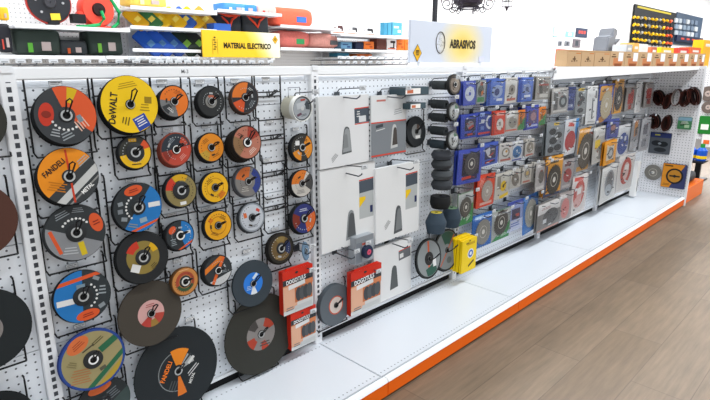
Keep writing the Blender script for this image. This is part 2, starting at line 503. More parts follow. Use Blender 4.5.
CARDS = [{'art': [('base', '#e8eaeb'), ('rect', 0.7, 0.4, 0.62, 0.42, 2, '#4b5560'), ('rect', 0.7, 0.62, 0.62, 0.03, 2, '#d9402c'), ('rect', 0.7, 0.17, 0.62, 0.03, 2, '#d9402c'), ('rect', 0.72, 0.3, 0.3, 0.18, 2, '#dfe2e4'), ('lines', 0.55, 0.45, 0.15, 0.2, 2, 3, '#e6e6e4'),
          ('poly', [(-0.1506, -0.67), (0.255, -0.6388), (0.18480000000000002, -0.01479999999999998), (0.15360000000000001, 0.07879999999999998), (0.0912, 0.11780000000000002), (0.02099999999999999, 0.11780000000000002), (-0.033600000000000005, 0.07100000000000001), (-0.06480000000000001, -0.02260000000000001)], '#5a5e60'),
          ('poly', [(-0.1136, -0.6200000000000001), (0.24000000000000002, -0.5928), (0.17880000000000001, -0.04879999999999998), (0.1516, 0.032799999999999996), (0.09720000000000001, 0.06680000000000003), (0.036000000000000004, 0.06680000000000003), (-0.0116, 0.026000000000000023), (-0.0388, -0.05560000000000001)], '#9a9ea0'),
          ('poly', [(-0.08800000000000001, -0.5), (0.12000000000000001, -0.484), (0.084, -0.16399999999999998), (0.068, -0.11599999999999996), (0.036000000000000004, -0.09599999999999997), (-3.469446951953614e-18, -0.09599999999999997), (-0.028, -0.11999999999999997), (-0.044, -0.16799999999999998)], '#85898c'), ('lines', -0.45, -0.72, 0.3, 0.14, 40, 3, '#8a8c8e')],
  'b': '#e9ebec',
  'l': 'white card pouch with a red edged grey label, below the first grey hook',
  'r': [1.299, 1.1142, 0.3184, 0.3191, 0.05],
  's': 'top left white pouch',
  't': 0.02},
 {'art': [('base', '#e6e8e9'), ('half', -90, -0.12, '#80868b'), ('half2', -90, -0.16, -0.12, '#d9402c'), ('half2', -90, 0.92, 0.97, '#d9402c'), ('rect', -0.45, 0.84, 0.5, 0.06, 0, '#c97a70'),
          ('poly', [(0.08399999999999996, -0.78), (0.5, -0.748), (0.428, -0.10799999999999998), (0.396, -0.011999999999999955), (0.33199999999999996, 0.028000000000000025), (0.26, 0.028000000000000025), (0.204, -0.019999999999999962), (0.172, -0.11599999999999999)], '#c9cbc9'),
          ('poly', [(0.17800000000000002, -0.6799999999999999), (0.49, -0.656), (0.43600000000000005, -0.176), (0.41200000000000003, -0.10399999999999998), (0.36400000000000005, -0.07400000000000001), (0.31000000000000005, -0.07400000000000001), (0.268, -0.10999999999999999), (0.24400000000000002, -0.182)], '#4a4440'), ('rect', -0.55, 0.02, 0.4, 0.1, 6, '#3f464c'),
          ('lines', -0.5, -0.1, 0.5, 0.06, 6, 1, '#e6e6e4'), ('lines', 0.5, 0.45, 0.5, 0.2, 6, 3, '#a9adb0')],
  'b': '#cfd2d4',
  'l': 'white topped grey card pouch with a red line, right of the first pouch',
  'r': [1.5923, 1.1163, 0.2622, 0.298, 0.06],
  's': 'grey bottomed pouch',
  't': 0.022},
 {'art': [('base', '#e9ebeb'), ('rect', 0.66, 0.1, 0.56, 1.0, 0, '#b9bdbd'), ('rect', 0.66, 0.42, 0.56, 0.3, 2, '#4b5560'), ('rect', 0.66, 0.59, 0.56, 0.03, 2, '#d9402c'), ('poly', [(0.38, -0.1), (0.62, 0.08), (0.62, 0.16), (0.38, 0.16)], '#f6cb14'), ('rect', 0.85, -0.2, 0.1, 0.18, 0, '#23305f'),
          ('poly', [(-0.1398, -0.85), (0.245, -0.8204), (0.1784, -0.2284), (0.1488, -0.13959999999999995), (0.0896, -0.10259999999999997), (0.023, -0.10259999999999997), (-0.028799999999999992, -0.14699999999999996), (-0.05840000000000001, -0.23579999999999998)], '#8d9194'),
          ('poly', [(-0.082, -0.78), (0.22999999999999998, -0.756), (0.176, -0.27599999999999997), (0.152, -0.20399999999999996), (0.10400000000000001, -0.174), (0.05, -0.174), (0.008000000000000007, -0.20999999999999996), (-0.016, -0.282)], '#55595c')],
  'b': '#e9ebec',
  'l': 'white card pouch with cone window and yellow cornered label, lower left of the four',
  'r': [1.3248, 0.752, 0.3648, 0.3943, 0.05],
  's': 'lower left white pouch',
  't': 0.02},
 {'art': [('base', '#e9ebeb'), ('rect', 0.62, 0.2, 0.56, 0.98, 0, '#b9bdbd'), ('rect', 0.62, 0.52, 0.56, 0.32, 2, '#4b5560'), ('rect', 0.62, 0.7, 0.56, 0.03, 2, '#d9402c'), ('poly', [(0.34, 0.0), (0.58, 0.18), (0.58, 0.26), (0.34, 0.26)], '#f6cb14'), ('rect', 0.82, -0.05, 0.1, 0.18, 0, '#23305f'),
          ('poly', [(-0.20520000000000002, -0.88), (0.19, -0.8496), (0.1216, -0.24159999999999998), (0.0912, -0.15039999999999998), (0.0304, -0.1124), (-0.038000000000000006, -0.1124), (-0.0912, -0.15799999999999997), (-0.1216, -0.24919999999999998)], '#55595c'),
          ('poly', [(-0.122, -0.8), (0.19, -0.776), (0.136, -0.296), (0.11199999999999999, -0.22399999999999998), (0.064, -0.194), (0.010000000000000002, -0.194), (-0.031999999999999994, -0.22999999999999998), (-0.056, -0.302)], '#7d8184'), ('lines', -0.5, -0.55, 0.3, 0.14, 40, 3, '#8a8c8e')],
  'b': '#e9ebec',
  'l': 'white card pouch with cone window and yellow cornered label, nearest the stacked wheels',
  'r': [1.6759, 0.7146, 0.3527, 0.3906, 0.06],
  's': 'lower right white pouch',
  't': 0.02},
 {'art': [('base', '#e9ebeb'), ('rect', 0.62, 0.45, 0.66, 0.34, 4, '#6d7074'), ('rect', 0.62, 0.63, 0.66, 0.03, 4, '#d9402c'), ('rect', 0.45, 0.42, 0.2, 0.16, 4, '#e6e6e4'),
          ('poly', [(-0.1795, -0.7050000000000001), (0.2625, -0.671), (0.186, 0.009000000000000008), (0.152, 0.11099999999999999), (0.084, 0.15349999999999997), (0.0075, 0.15349999999999997), (-0.05199999999999999, 0.10249999999999998), (-0.08600000000000001, 0.0005000000000000004)], '#5b5f60')],
  'b': '#e9ebec',
  'l': 'white card pouch with a dark cone window, bottom one above the base shelf',
  'r': [1.6593, 0.3327, 0.3075, 0.3136, 0.05],
  's': 'bottom white pouch',
  't': 0.02}]
HOOKS2 = [[1.0397, 1.2586, 0.13, 'over the clear tub'], [1.2922, 1.2672, 0.15, 'of the top left white pouch'], [1.5802, 1.2583, 0.17, 'of the grey bottomed pouch'], [1.3072, 0.917, 0.15, 'of the lower left white pouch'], [1.6675, 0.8986, 0.16, 'of the lower right white pouch'], [1.2701, 0.5226, 0.14, 'standing empty under the white pouches'], [1.6526, 0.4857, 0.15, 'of the bottom white pouch'],
 [1.0314, 0.4865, 0.1, 'of the upper red packet'], [1.468, 0.3564, 0.1, 'of the red packet by the bench wheel'], [1.0349, 0.5971, 0.1, 'of the tilted blue disc'], [2.3674, 0.337, 0.1, 'of the yellow packets'], [1.4013, 0.5212, 0.09, 'of the boxed blue wheel'], [1.0488, 0.2754, 0.08, 'of the lower red packet']]
PACKS = [{'art': [('base', '#4a5ab8'), ('ell', 0.05, -0.05, 0.78, 0.62, 0, '#d5dcea'), ('ell', 0.05, -0.05, 0.2, 0.16, 0, '#4a5ab8'), ('rect', 0, 0.86, 1.2, 0.14, 0, '#8a94cc')], 'b': '#4a5ab8', 'bl': 1, 'blade': None, 'l': 'blue packet with a large white disc, first in the top row beside the stacked wheels', 'n': 2, 'r': [2.2318, 1.252, 0.1244, 0.1352, 0.1], 's': 'blue pack with a white disc'},
 {'art': [('base', '#9aa0a0'), ('ell', -0.1, 0.1, 0.7, 0.5, 0, '#5a5f5c'), ('rect', 0.3, -0.1, 0.5, 0.35, 20, '#d8752c'), ('rect', 0.0, -0.66, 1.6, 0.4, 0, '#3f8a50'), ('rect', 0, 0.7, 0.6, 0.3, 0, '#b85a3a')],
  'b': '#7f8a8a',
  'bl': 1,
  'blade': None,
  'l': 'grey blister with green and orange bits inside, second in the top row',
  'n': 1,
  'r': [2.3522, 1.2557, 0.1055, 0.1343, 0.1],
  's': 'green and orange blister'},
 {'art': [('base', '#5374c6'), ('ell', 0.15, 0.05, 0.62, 0.5, 0, '#9db0d8'), ('ell', 0.1, 0, 0.3, 0.28, 20, '#38467e'), ('rect', 0.45, -0.6, 0.7, 0.2, 0, '#dfe6f0'), ('rect', -0.8, 0, 0.3, 1.9, 0, '#304a9c')],
  'b': '#4466bc',
  'bl': 1,
  'blade': None,
  'l': 'bright blue blister pack with grey tool bits, third in the top row',
  'n': 2,
  'r': [2.5188, 1.2484, 0.1876, 0.1542, 0.1],
  's': 'bright blue blister, third on top'},
 {'art': [('base', '#dddbd6'), ('ell', 0.15, 0.05, 0.55, 0.42, 0, '#9a938a'), ('ell', 0.15, 0.05, 0.2, 0.16, 0, '#544c44'), ('rect', 0.1, -0.72, 1.5, 0.2, 0, '#c2705a'), ('rect', 0, 0.82, 1.4, 0.2, 0, '#b8b4ac')],
  'b': '#d8d6d0',
  'bl': 1,
  'blade': None,
  'l': 'white packet with a grey wire wheel, fourth in the top row',
  'n': 1,
  'r': [2.6983, 1.253, 0.1574, 0.157, 0.1],
  's': 'white pack, fourth on top'},
 {'art': [('base', '#5576c8'), ('ell', 0.2, 0.05, 0.55, 0.46, 0, '#8d9ecb'), ('ell', 0.2, 0.05, 0.24, 0.2, 0, '#49567e'), ('rect', 0.3, -0.55, 0.9, 0.2, 0, '#dfe6f0'), ('rect', -0.75, 0, 0.4, 1.9, 0, '#2b4aa4')],
  'b': '#3f5cb8',
  'bl': 1,
  'blade': None,
  'l': 'bright blue blister pack with a grey wheel and white strip, fifth in the top row',
  'n': 2,
  'r': [2.887, 1.2517, 0.1983, 0.1535, 0.1],
  's': 'bright blue blister, fifth on top'},
 {'art': [('base', '#a39f99'), ('rect', -0.3, 0.1, 0.5, 1.2, 10, '#54504a'), ('ell', 0.4, 0.1, 0.42, 0.5, 0, '#77726a'), ('rect', 0.1, 0.3, 1.4, 0.16, 0, '#a84a40'), ('rect', 0.2, -0.65, 1.2, 0.3, 0, '#d5d2cc')],
  'b': '#8d8a84',
  'bl': 1,
  'blade': None,
  'l': 'clear packet of dark grey pieces with a red strip, last in the top row',
  'n': 2,
  'r': [3.1284, 1.2542, 0.2089, 0.1541, 0.1],
  's': 'clear grey pack at the top row end'},
 {'art': [('base', '#3a4cae'), ('rect', 0.1, 0.1, 1.3, 1.0, 0, '#2a2c48'), ('ell', 0.1, 0.1, 0.4, 0.34, 0, '#8d8a94'), ('rect', 0.2, -0.1, 0.6, 0.2, 20, '#b83a34'), ('rect', 0.1, -0.72, 1.3, 0.26, 0, '#23264a'), ('rect', 0.1, -0.7, 0.6, 0.14, 0, '#c0463c')],
  'b': '#2c3c98',
  'bl': 1,
  'blade': None,
  'l': 'dark blue blister with black and red cutter parts, first in the second row',
  'n': 1,
  'r': [2.2484, 1.0658, 0.1616, 0.1388, 0.1],
  's': 'dark blue pack with red tools'},
 {'art': [('base', '#1f3c92'), ('ell', 0.95, 0.15, 0.75, 0.62, 0, '#d5dae2'), ('ell', 0.95, 0.15, 0.5, 0.42, 0, '#1f3c92'), ('rect', 0.0, -0.72, 1.9, 0.16, 0, '#c93a36'), ('rect', -0.3, 0.25, 0.5, 0.3, 0, '#d5dae2'), ('rect', -0.3, -0.3, 0.5, 0.3, 0, '#6a86c8'), ('rect', -0.4, 0.8, 0.7, 0.3, 0, '#8fa3d2')],
  'b': '#1f3c92',
  'bl': 1,
  'blade': None,
  'l': 'deep blue packet with a white half circle and red strip, second in the second row',
  'n': 1,
  'r': [2.4098, 1.0641, 0.1636, 0.1456, 0.1],
  's': 'deep blue pack with a red strip'},
 {'art': [('base', '#d8452f'), ('ell', 0.2, -0.15, 0.55, 0.5, 0, '#e2ddd8'), ('ell', 0.2, -0.15, 0.16, 0.14, 0, '#9a8a84'), ('rect', 0.2, 0.74, 1.2, 0.26, 0, '#e8a89c'), ('rect', -0.8, 0, 0.3, 1.9, 0, '#a52f20')],
  'b': '#c8402c',
  'bl': 1,
  'blade': None,
  'l': 'red packet with a round white disc, in the second row between blue and white packets',
  'n': 2,
  'r': [2.5754, 1.0604, 0.1697, 0.1453, 0.1],
  's': 'red pack with a white disc'},
 {'art': [('base', '#c2beb6'), ('rect', -0.2, 0.7, 1.3, 0.5, 10, '#ececea'), ('ell', 0.2, -0.1, 0.66, 0.55, 0, '#98948c'), ('rect', 0, -0.85, 1.8, 0.14, 0, '#d4604a')], 'b': '#b8b4ac', 'bl': 1, 'blade': None, 'l': 'pale grey packet with a grey disc and white top, fourth in the second row', 'n': 1, 'r': [2.7316, 1.0578, 0.1452, 0.1322, 0.1], 's': 'pale pack in the second row'},
 {'art': [('base', '#ea801e'), ('half', -60, 0.28, '#3c8a4c'), ('lines', 0.1, 0.5, 1.2, 0.5, 15, 3, '#5a3010'), ('ell', 0.1, -0.1, 0.4, 0.3, 0, '#7a5a2c')], 'b': '#e87a1c', 'bl': 1, 'blade': None, 'l': 'orange and green bit card left of the blue box in the second row', 'n': 0, 'r': [2.852, 1.0585, 0.112, 0.1295, 0.1], 's': 'orange and green card, left'},
 {'art': [('base', '#3c4cb0'), ('rect', 0.2, 0.0, 1.2, 1.1, 0, '#5c4c78'), ('ell', 0.3, 0.05, 0.4, 0.36, 0, '#a8828c'), ('rect', 0.2, -0.72, 1.4, 0.16, 0, '#b8c0e0'), ('rect', -0.8, 0, 0.35, 1.9, 0, '#26327c')],
  'b': '#33429e',
  'bl': 1,
  'blade': None,
  'l': 'tall blue box pack with a purple tool in it, in the second row',
  'n': 2,
  'r': [2.9957, 1.0656, 0.1811, 0.1586, 0.1],
  's': 'tall blue box pack'},
 {'art': [('base', '#ef8820'), ('half', -60, 0.3, '#3c8a4c'), ('lines', 0.1, 0.5, 1.2, 0.5, 15, 3, '#5a3010'), ('ell', 0.1, -0.1, 0.4, 0.3, 0, '#8a5a2c')], 'b': '#e87a1c', 'bl': 1, 'blade': None, 'l': 'orange and green bit card right of the blue box in the second row', 'n': 0, 'r': [3.1443, 1.0644, 0.1193, 0.125, 0.1], 's': 'orange and green card, right'},
 {'art': [('base', '#4152b4'), ('rect', 0.1, 0.12, 1.45, 1.3, 0, '#26283c'), ('rect', 0.1, -0.66, 1.2, 0.3, 0, '#2b2f58'), ('rect', -0.2, -0.66, 0.8, 0.16, 4, '#d0402e'), ('lines', 0.4, -0.2, 0.6, 0.2, 20, 2, '#c8463a')],
  'b': '#3346a4',
  'bl': 1,
  'blade': (0.1, 0.15, 0.62, '#4c4a50'),
  'l': 'big blue blister with a black saw blade and red strips, first in the third row',
  'n': 1,
  'r': [2.2749, 0.827, 0.2354, 0.2039, 0.1],
  's': 'big blue saw blade pack'},
 {'art': [('base', '#4560bc'), ('rect', 0.1, 0.1, 1.3, 1.1, 0, '#30365e'), ('poly', [(-0.5, 0.4), (0, 0.6), (0.2, 0.1), (-0.2, -0.2)], '#c9cdd4'), ('ell', 0.35, 0.15, 0.3, 0.34, 0, '#54505c'), ('rect', 0.1, -0.7, 1.2, 0.24, 0, '#2b2f58'), ('rect', 0.0, -0.68, 0.9, 0.1, 8, '#d0403a'), ('rect', 0.2, -0.1, 0.6, 0.12, 30, '#c0463c')],
  'b': '#3450ac',
  'bl': 1,
  'blade': None,
  'l': 'blue blister with a white and black cutter, second in the third row',
  'n': 1,
  'r': [2.4892, 0.8753, 0.2012, 0.1386, 0.1],
  's': 'blue pack with a white cutter'},
 {'art': [('base', '#cfccc8'), ('ell', 0.0, 0.0, 0.62, 0.5, 0, '#8d8880'), ('ell', 0.0, 0.0, 0.4, 0.34, 0, '#e0ddd8'), ('ell', 0.1, 0.1, 0.18, 0.14, 0, '#c8943c'), ('rect', 0, -0.78, 1.6, 0.2, 0, '#b8655a')],
  'b': '#c9c6c2',
  'bl': 1,
  'blade': None,
  'l': 'clear packet with a small ringed disc and white header, in the third row',
  'n': 0,
  'r': [2.6878, 0.8632, 0.1446, 0.1224, 0.1],
  's': 'clear pack with a ringed disc'},
 {'art': [('base', '#c8ccd4'), ('ell', 0.0, -0.1, 0.85, 0.6, 0, '#3a72a8'), ('ell', 0.0, -0.1, 0.14, 0.1, 0, '#a8c0d4'), ('rect', 0, 0.78, 1.3, 0.3, 0, '#ecece8'), ('rect', 0, -0.88, 1.8, 0.14, 0, '#3c4c9c')],
  'b': '#b9bec8',
  'bl': 1,
  'blade': None,
  'l': 'clear packet with a round steel blue disc, in the third row',
  'n': 0,
  'r': [2.838, 0.8561, 0.1456, 0.133, 0.1],
  's': 'clear pack with a blue disc'},
 {'art': [('base', '#c4c0b8'), ('ell', 0.1, 0.0, 0.8, 0.62, 0, '#8f877c'), ('ell', 0.1, 0.0, 0.2, 0.15, 0, '#d6d0c6'), ('rect', 0, -0.82, 1.6, 0.16, 0, '#b85a4c')], 'b': '#b4afa8', 'bl': 1, 'blade': None, 'l': 'clear packet with a grey brown disc, last in the third row', 'n': 1, 'r': [3.0083, 0.8599, 0.1236, 0.1191, 0.1], 's': 'clear pack with a grey disc'},
 {'art': [('base', '#b0b4b2'), ('half', -60, 0.25, '#2f8a48'), ('rect', 0.3, 0.1, 0.7, 0.16, 25, '#e2642a'), ('rect', 0.1, -0.25, 0.6, 0.14, 25, '#e2642a'), ('lines', 0.4, -0.6, 0.6, 0.3, 30, 3, '#dfe8e0')],
  'b': '#4a8a58',
  'bl': 1,
  'blade': (0, 0.1, 0.8, '#54524e'),
  'l': 'clear blister of black saw blade over a green card, under the big blue pack',
  'n': 0,
  'r': [2.255, 0.5722, 0.1631, 0.1961, 0.1],
  's': 'green saw pack below the big blue one'},
 {'art': [('base', '#dc4a2c'), ('rect', 0.3, 0.8, 1.0, 0.2, 10, '#a52c1c'), ('lines', -0.55, 0.5, 0.5, 0.4, 60, 3, '#f0b0a0'), ('rect', 0.1, -0.8, 1.4, 0.16, 0, '#e8b8ac')], 'b': '#d04028', 'bl': 1, 'blade': (0.12, -0.05, 0.68, '#a8a19a'), 'l': 'red packet with a big grey toothed disc, in the fourth row', 'n': 1, 'r': [2.473, 0.6477, 0.2115, 0.2045, 0.1], 's': 'red pack with a grey saw disc'},
 {'art': [('base', '#cbc8c0'), ('ell', 0.15, -0.05, 0.42, 0.42, 0, '#e8c21c'), ('ell', 0.15, -0.05, 0.14, 0.14, 0, '#4c3c10'), ('rect', 0.3, -0.82, 1.2, 0.26, 10, '#e8c21c'), ('rect', -0.5, 0.3, 0.5, 1.0, 5, '#8d887e')],
  'b': '#c6c2ba',
  'bl': 1,
  'blade': None,
  'l': 'white packet with a small yellow disc and yellow foot, in the fourth row',
  'n': 0,
  'r': [2.6752, 0.6467, 0.1862, 0.1702, 0.1],
  's': 'white pack with a yellow disc'},
 {'art': [('base', '#bfbbb3'), ('ell', 0.2, -0.1, 0.62, 0.7, 20, '#77716a'), ('ell', 0.2, -0.1, 0.18, 0.2, 20, '#c9c4bc'), ('rect', -0.5, 0.7, 0.7, 0.3, 0, '#e2e0da')], 'b': '#a9a59c', 'bl': 1, 'blade': None, 'l': 'grey packet with a dark half disc, right of the yellow disc packet', 'n': 1, 'r': [2.8265, 0.6674, 0.1537, 0.1258, 0.1], 's': 'grey pack with a half disc, fourth row'},
 {'art': [('base', '#c4c0b8'), ('ell', 0.1, 0.1, 0.62, 0.5, 0, '#8d867c'), ('ell', 0.1, 0.1, 0.3, 0.24, 0, '#c8a86a'), ('rect', 0, -0.8, 1.5, 0.2, 0, '#b06a5c')], 'b': '#aaa69e', 'bl': 1, 'blade': None, 'l': 'small grey packet with a pale round wheel, next to last in the fourth row', 'n': 1, 'r': [2.9998, 0.6765, 0.1247, 0.1299, 0.1], 's': 'small grey pack, fourth row'},
 {'art': [('base', '#cecac4'), ('ell', 0.3, 0.2, 0.6, 0.5, 0, '#98928a'), ('rect', -0.6, 0.1, 0.3, 1.4, 0, '#6a645e'), ('rect', 0.1, -0.55, 1.3, 0.14, 0, '#c4564a')], 'b': '#bcb8b0', 'bl': 1, 'blade': None, 'l': 'white packet with a grey disc and red line, last in the fourth row', 'n': 1, 'r': [3.1731, 0.6712, 0.1441, 0.1446, 0.1], 's': 'white and grey pack at the fourth row end'},
 {'art': [('base', '#2c68b4'), ('rect', -0.3, 0.84, 0.9, 0.16, 0, '#9cc0e4'), ('rect', 0.1, -0.05, 0.5, 0.16, 0, '#dfe4e8')], 'b': '#2c6ab8', 'bl': 1, 'blade': (0.1, -0.1, 0.82, '#8b8a84'), 'l': 'blue packet with a big grey saw blade, lowest row beside the yellow packets', 'n': 0, 'r': [2.4752, 0.3839, 0.2155, 0.2233, 0.09], 's': 'blue saw blade pack in the lowest row'},
 {'art': [('base', '#a8aca8'), ('half', -60, 0.4, '#2f8a48'), ('lines', 0.4, -0.75, 0.7, 0.2, 0, 3, '#dfe8e0'), ('rect', 0.35, 0.2, 0.6, 0.2, 30, '#e2642a')],
  'b': '#3c8450',
  'bl': 1,
  'blade': (0, 0.15, 0.8, '#45423e'),
  'l': 'clear blister with orange toothed black blade on a green card, second in the lowest row',
  'n': 0,
  'r': [2.7093, 0.3725, 0.2374, 0.2084, 0.09],
  's': 'orange and green saw pack in the lowest row'},
 {'art': [('base', '#8f9ccc'), ('rect', 0.1, 0.1, 1.1, 0.7, 0, '#4a4660'), ('rect', 0.3, 0.0, 0.5, 0.2, 0, '#b8524c'), ('half', -90, 0.3, '#c3cbe4'), ('lines', 0.0, -0.6, 1.2, 0.3, 0, 2, '#4a62b0'), ('half', 90, 0.7, '#39499c')],
  'b': '#7a8cc0',
  'bl': 1,
  'blade': None,
  'l': 'pale blue packet with dark bits and a white lower half, third in the lowest row',
  'n': 0,
  'r': [2.8992, 0.3975, 0.2009, 0.2129, 0.09],
  's': 'pale blue and white pack in the lowest row'},
 {'art': [('base', '#3c78bc'), ('rect', 0.0, 0.9, 1.2, 0.12, 0, '#24549c')], 'b': '#2c6ab8', 'bl': 1, 'blade': (0.0, 0.0, 0.86, '#9a9a92'), 'l': 'blue edged packet with a pale grey saw blade, last in the lowest row', 'n': 0, 'r': [3.1271, 0.3702, 0.2553, 0.2765, 0.09], 's': 'blue pack with a pale saw blade'},
 {'art': [('base', '#a7a5a2'), ('rect', -0.5, 0.0, 0.5, 1.4, 0, '#5c5a58'), ('ell', 0.4, -0.1, 0.5, 0.5, 0, '#3d4448'), ('ell', 0.4, -0.1, 0.26, 0.26, 0, '#98a0a2'), ('rect', -0.2, 0.84, 1.3, 0.2, 0, '#cfcdc8'), ('rect', 0, -0.82, 1.6, 0.16, 0, '#cfcdc8')],
  'b': '#8f8d8a',
  'bl': 1,
  'blade': None,
  'l': 'clear grey packet holding a dark wheel, first in the top row under the cardboard boxes',
  'n': 1,
  'r': [3.3681, 1.1604, 0.2652, 0.1773, 0.12],
  's': 'grey pack with a black wheel'},
 {'art': [('base', '#2c3c78'), ('rect', 0, 0.2, 1.2, 0.5, 0, '#44549a'), ('rect', 0, -0.6, 1.4, 0.3, 0, '#8a94b8')], 'b': '#26366c', 'bl': 1, 'blade': None, 'l': 'narrow navy packet, second in the top row under the cardboard boxes', 'n': 1, 'r': [3.5561, 1.1653, 0.1103, 0.1708, 0.12], 's': 'narrow navy pack'},
 {'art': [('base', '#8d9294'), ('rect', 0, 0.84, 1.2, 0.2, 0, '#c8a83c'), ('ell', -0.1, 0.45, 0.45, 0.2, 0, '#2f3338'), ('ell', 0.3, 0.15, 0.5, 0.2, 0, '#26292d'), ('ell', -0.2, -0.12, 0.45, 0.2, 0, '#30343a'), ('ell', 0.0, -0.66, 0.6, 0.18, 0, '#2f3338')],
  'b': '#84888c',
  'bl': 1,
  'blade': None,
  'l': 'grey blister holding small black discs in a column, third under the cardboard boxes',
  'n': 0,
  'r': [3.7336, 1.1386, 0.1996, 0.2102, 0.12],
  's': 'grey blister with three black discs'},
 {'art': [('base', '#e4e5e5'), ('rect', 0.3, -0.2, 0.5, 1.1, 0, '#5c6064'), ('rect', 0.45, -0.3, 0.3, 1.0, 0, '#e8e8e8'), ('ell', 0.2, 0.8, 0.14, 0.05, 0, '#444444'), ('rect', 0.75, 0.55, 0.3, 0.4, 0, '#54565c')],
  'b': '#dfe0e0',
  'bl': 1,
  'blade': None,
  'l': 'tall white card with a dark slot, under the cardboard boxes',
  'n': 1,
  'r': [3.954, 1.0993, 0.1872, 0.2971, 0.12],
  's': 'tall white card with a dark slot'},
 {'art': [('base', '#44549e'), ('rect', -0.1, 0.55, 1.5, 0.75, 0, '#d69a3c'), ('ell', -0.3, 0.7, 0.2, 0.08, 0, '#7a4a1c'), ('rect', 0, -0.7, 1.4, 0.4, 20, '#c28a4c')], 'b': '#3a4a9c', 'bl': 1, 'blade': (0.05, -0.1, 0.78, '#b4a88c'), 'l': 'blue edged packet with a pale gold saw blade, top row under the cardboard boxes', 'n': 0, 'r': [4.247, 1.1002, 0.3161, 0.312, 0.12], 's': 'blue edged saw pack'},
 {'art': [('base', '#e0a03a'), ('rect', 0.1, 0.75, 0.8, 0.1, 0, '#5c4014'), ('rect', -0.75, -0.2, 0.3, 1.5, 0, '#38415c')], 'b': '#d8962c', 'bl': 1, 'blade': (0.1, -0.1, 0.86, '#2f2e30'), 'l': 'orange packet with a black saw blade, top row right of the blue edged one', 'n': 1, 'r': [4.5149, 1.1437, 0.2563, 0.2885, 0.12], 's': 'orange and black saw pack on top'},
 {'art': [('base', '#94908e'), ('rect', 0.1, 0.0, 1.2, 0.9, 0, '#b43c34'), ('rect', 0.3, 0.6, 0.6, 0.3, 0, '#c85044'), ('rect', 0.1, -0.7, 0.7, 0.4, 0, '#a8443c')], 'b': '#84807e', 'bl': 1, 'blade': None, 'l': 'clear packet with a red part, left of the white card in the top row', 'n': 1, 'r': [4.8219, 1.1107, 0.2469, 0.2103, 0.12], 's': 'red part pack, left'},
 {'art': [('base', '#e2e2e2'), ('ell', 0, 0.88, 0.14, 0.04, 0, '#55575a')], 'b': '#dcdcdc', 'bl': 1, 'blade': None, 'l': 'plain white card between two packets with red parts', 'n': 0, 'r': [5.0356, 1.1158, 0.1814, 0.2789, 0.12], 's': 'plain white card in the top row'},
 {'art': [('base', '#9a9694'), ('rect', 0.1, 0.1, 1.1, 0.8, 0, '#b03a32'), ('rect', 0.2, -0.55, 0.8, 0.4, 0, '#9c453e')], 'b': '#8a8684', 'bl': 1, 'blade': None, 'l': 'clear packet with a red part, right of the plain white card in the top row', 'n': 1, 'r': [5.3215, 1.1284, 0.2653, 0.2411, 0.12], 's': 'red part pack, right'},
 {'art': [('base', '#848a90'), ('rect', 0.1, 0.84, 0.6, 0.16, 0, '#d6b23c'), ('ell', -0.3, 0.4, 0.4, 0.2, 0, '#2c3034'), ('ell', 0.4, 0.15, 0.4, 0.2, 0, '#26292d'), ('ell', -0.2, -0.15, 0.45, 0.22, 0, '#2f3338'), ('ell', 0.35, -0.6, 0.45, 0.2, 0, '#30343a'), ('ell', -0.45, -0.68, 0.35, 0.18, 0, '#2c3034')],
  'b': '#6e7478',
  'bl': 1,
  'blade': None,
  'l': 'dark grey blister with black toothed discs and a yellow tab, second row by the post',
  'n': 1,
  'r': [3.3463, 0.8955, 0.2709, 0.2393, 0.12],
  's': 'grey blister of black discs, second row'},
 {'art': [('base', '#d6d9de'), ('rect', 0.8, 0.4, 0.5, 1.2, 0, '#3c88c8'), ('rect', -0.1, 0.72, 0.9, 0.22, -5, '#cc4438'), ('ell', -0.05, -0.2, 0.78, 0.56, 0, '#b84248'), ('rect', -0.1, -0.84, 0.8, 0.14, 0, '#e8e8ea')],
  'b': '#c8d0dc',
  'bl': 1,
  'blade': None,
  'l': 'white and blue packet with a big red disc, second row',
  'n': 1,
  'r': [3.6187, 0.8778, 0.2605, 0.2687, 0.12],
  's': 'white and blue pack with a red disc'},
 {'art': [('base', '#8d9094'), ('poly', [(-0.8, 0.9), (0.5, 0.95), (0.1, 0.3), (-0.8, -0.2)], '#dc9a2c'), ('rect', 0.0, -0.84, 1.3, 0.2, 0, '#c28a2c')], 'b': '#7c7f84', 'bl': 1, 'blade': (0.1, -0.1, 0.84, '#4a4742'), 'l': 'long packet with an orange head and a black saw blade, second row', 'n': 0, 'r': [3.9059, 0.7551, 0.3616, 0.3736, 0.12], 's': 'long orange and black saw pack'},
 {'art': [('base', '#bcbab6'), ('half', 90, 0.45, '#dad9d6'), ('rect', -0.3, 0.05, 0.8, 0.5, 0, '#eec818'), ('ell', 0.2, -0.45, 0.7, 0.4, 0, '#7f807e'), ('rect', -0.3, -0.5, 0.5, 0.3, 0, '#d2d2ce'), ('lines', 0.2, 0.65, 1.0, 0.12, 0, 2, '#a8a5a0')],
  'b': '#b0aeaa',
  'bl': 1,
  'blade': None,
  'l': 'grey and white packet with a bright yellow tag, second row',
  'n': 1,
  'r': [4.2134, 0.7584, 0.3544, 0.3014, 0.12],
  's': 'white pack with a yellow tag'},
 {'art': [('base', '#4654a0'), ('rect', 0.1, 0, 0.8, 1.0, 0, '#2c3358'), ('ell', 0.1, 0.1, 0.4, 0.3, 0, '#a87a74')], 'b': '#364684', 'bl': 1, 'blade': None, 'l': 'small navy packet, above the orange framed one', 'n': 1, 'r': [4.4719, 0.8693, 0.2495, 0.1657, 0.12], 's': 'small navy pack in the second row'},
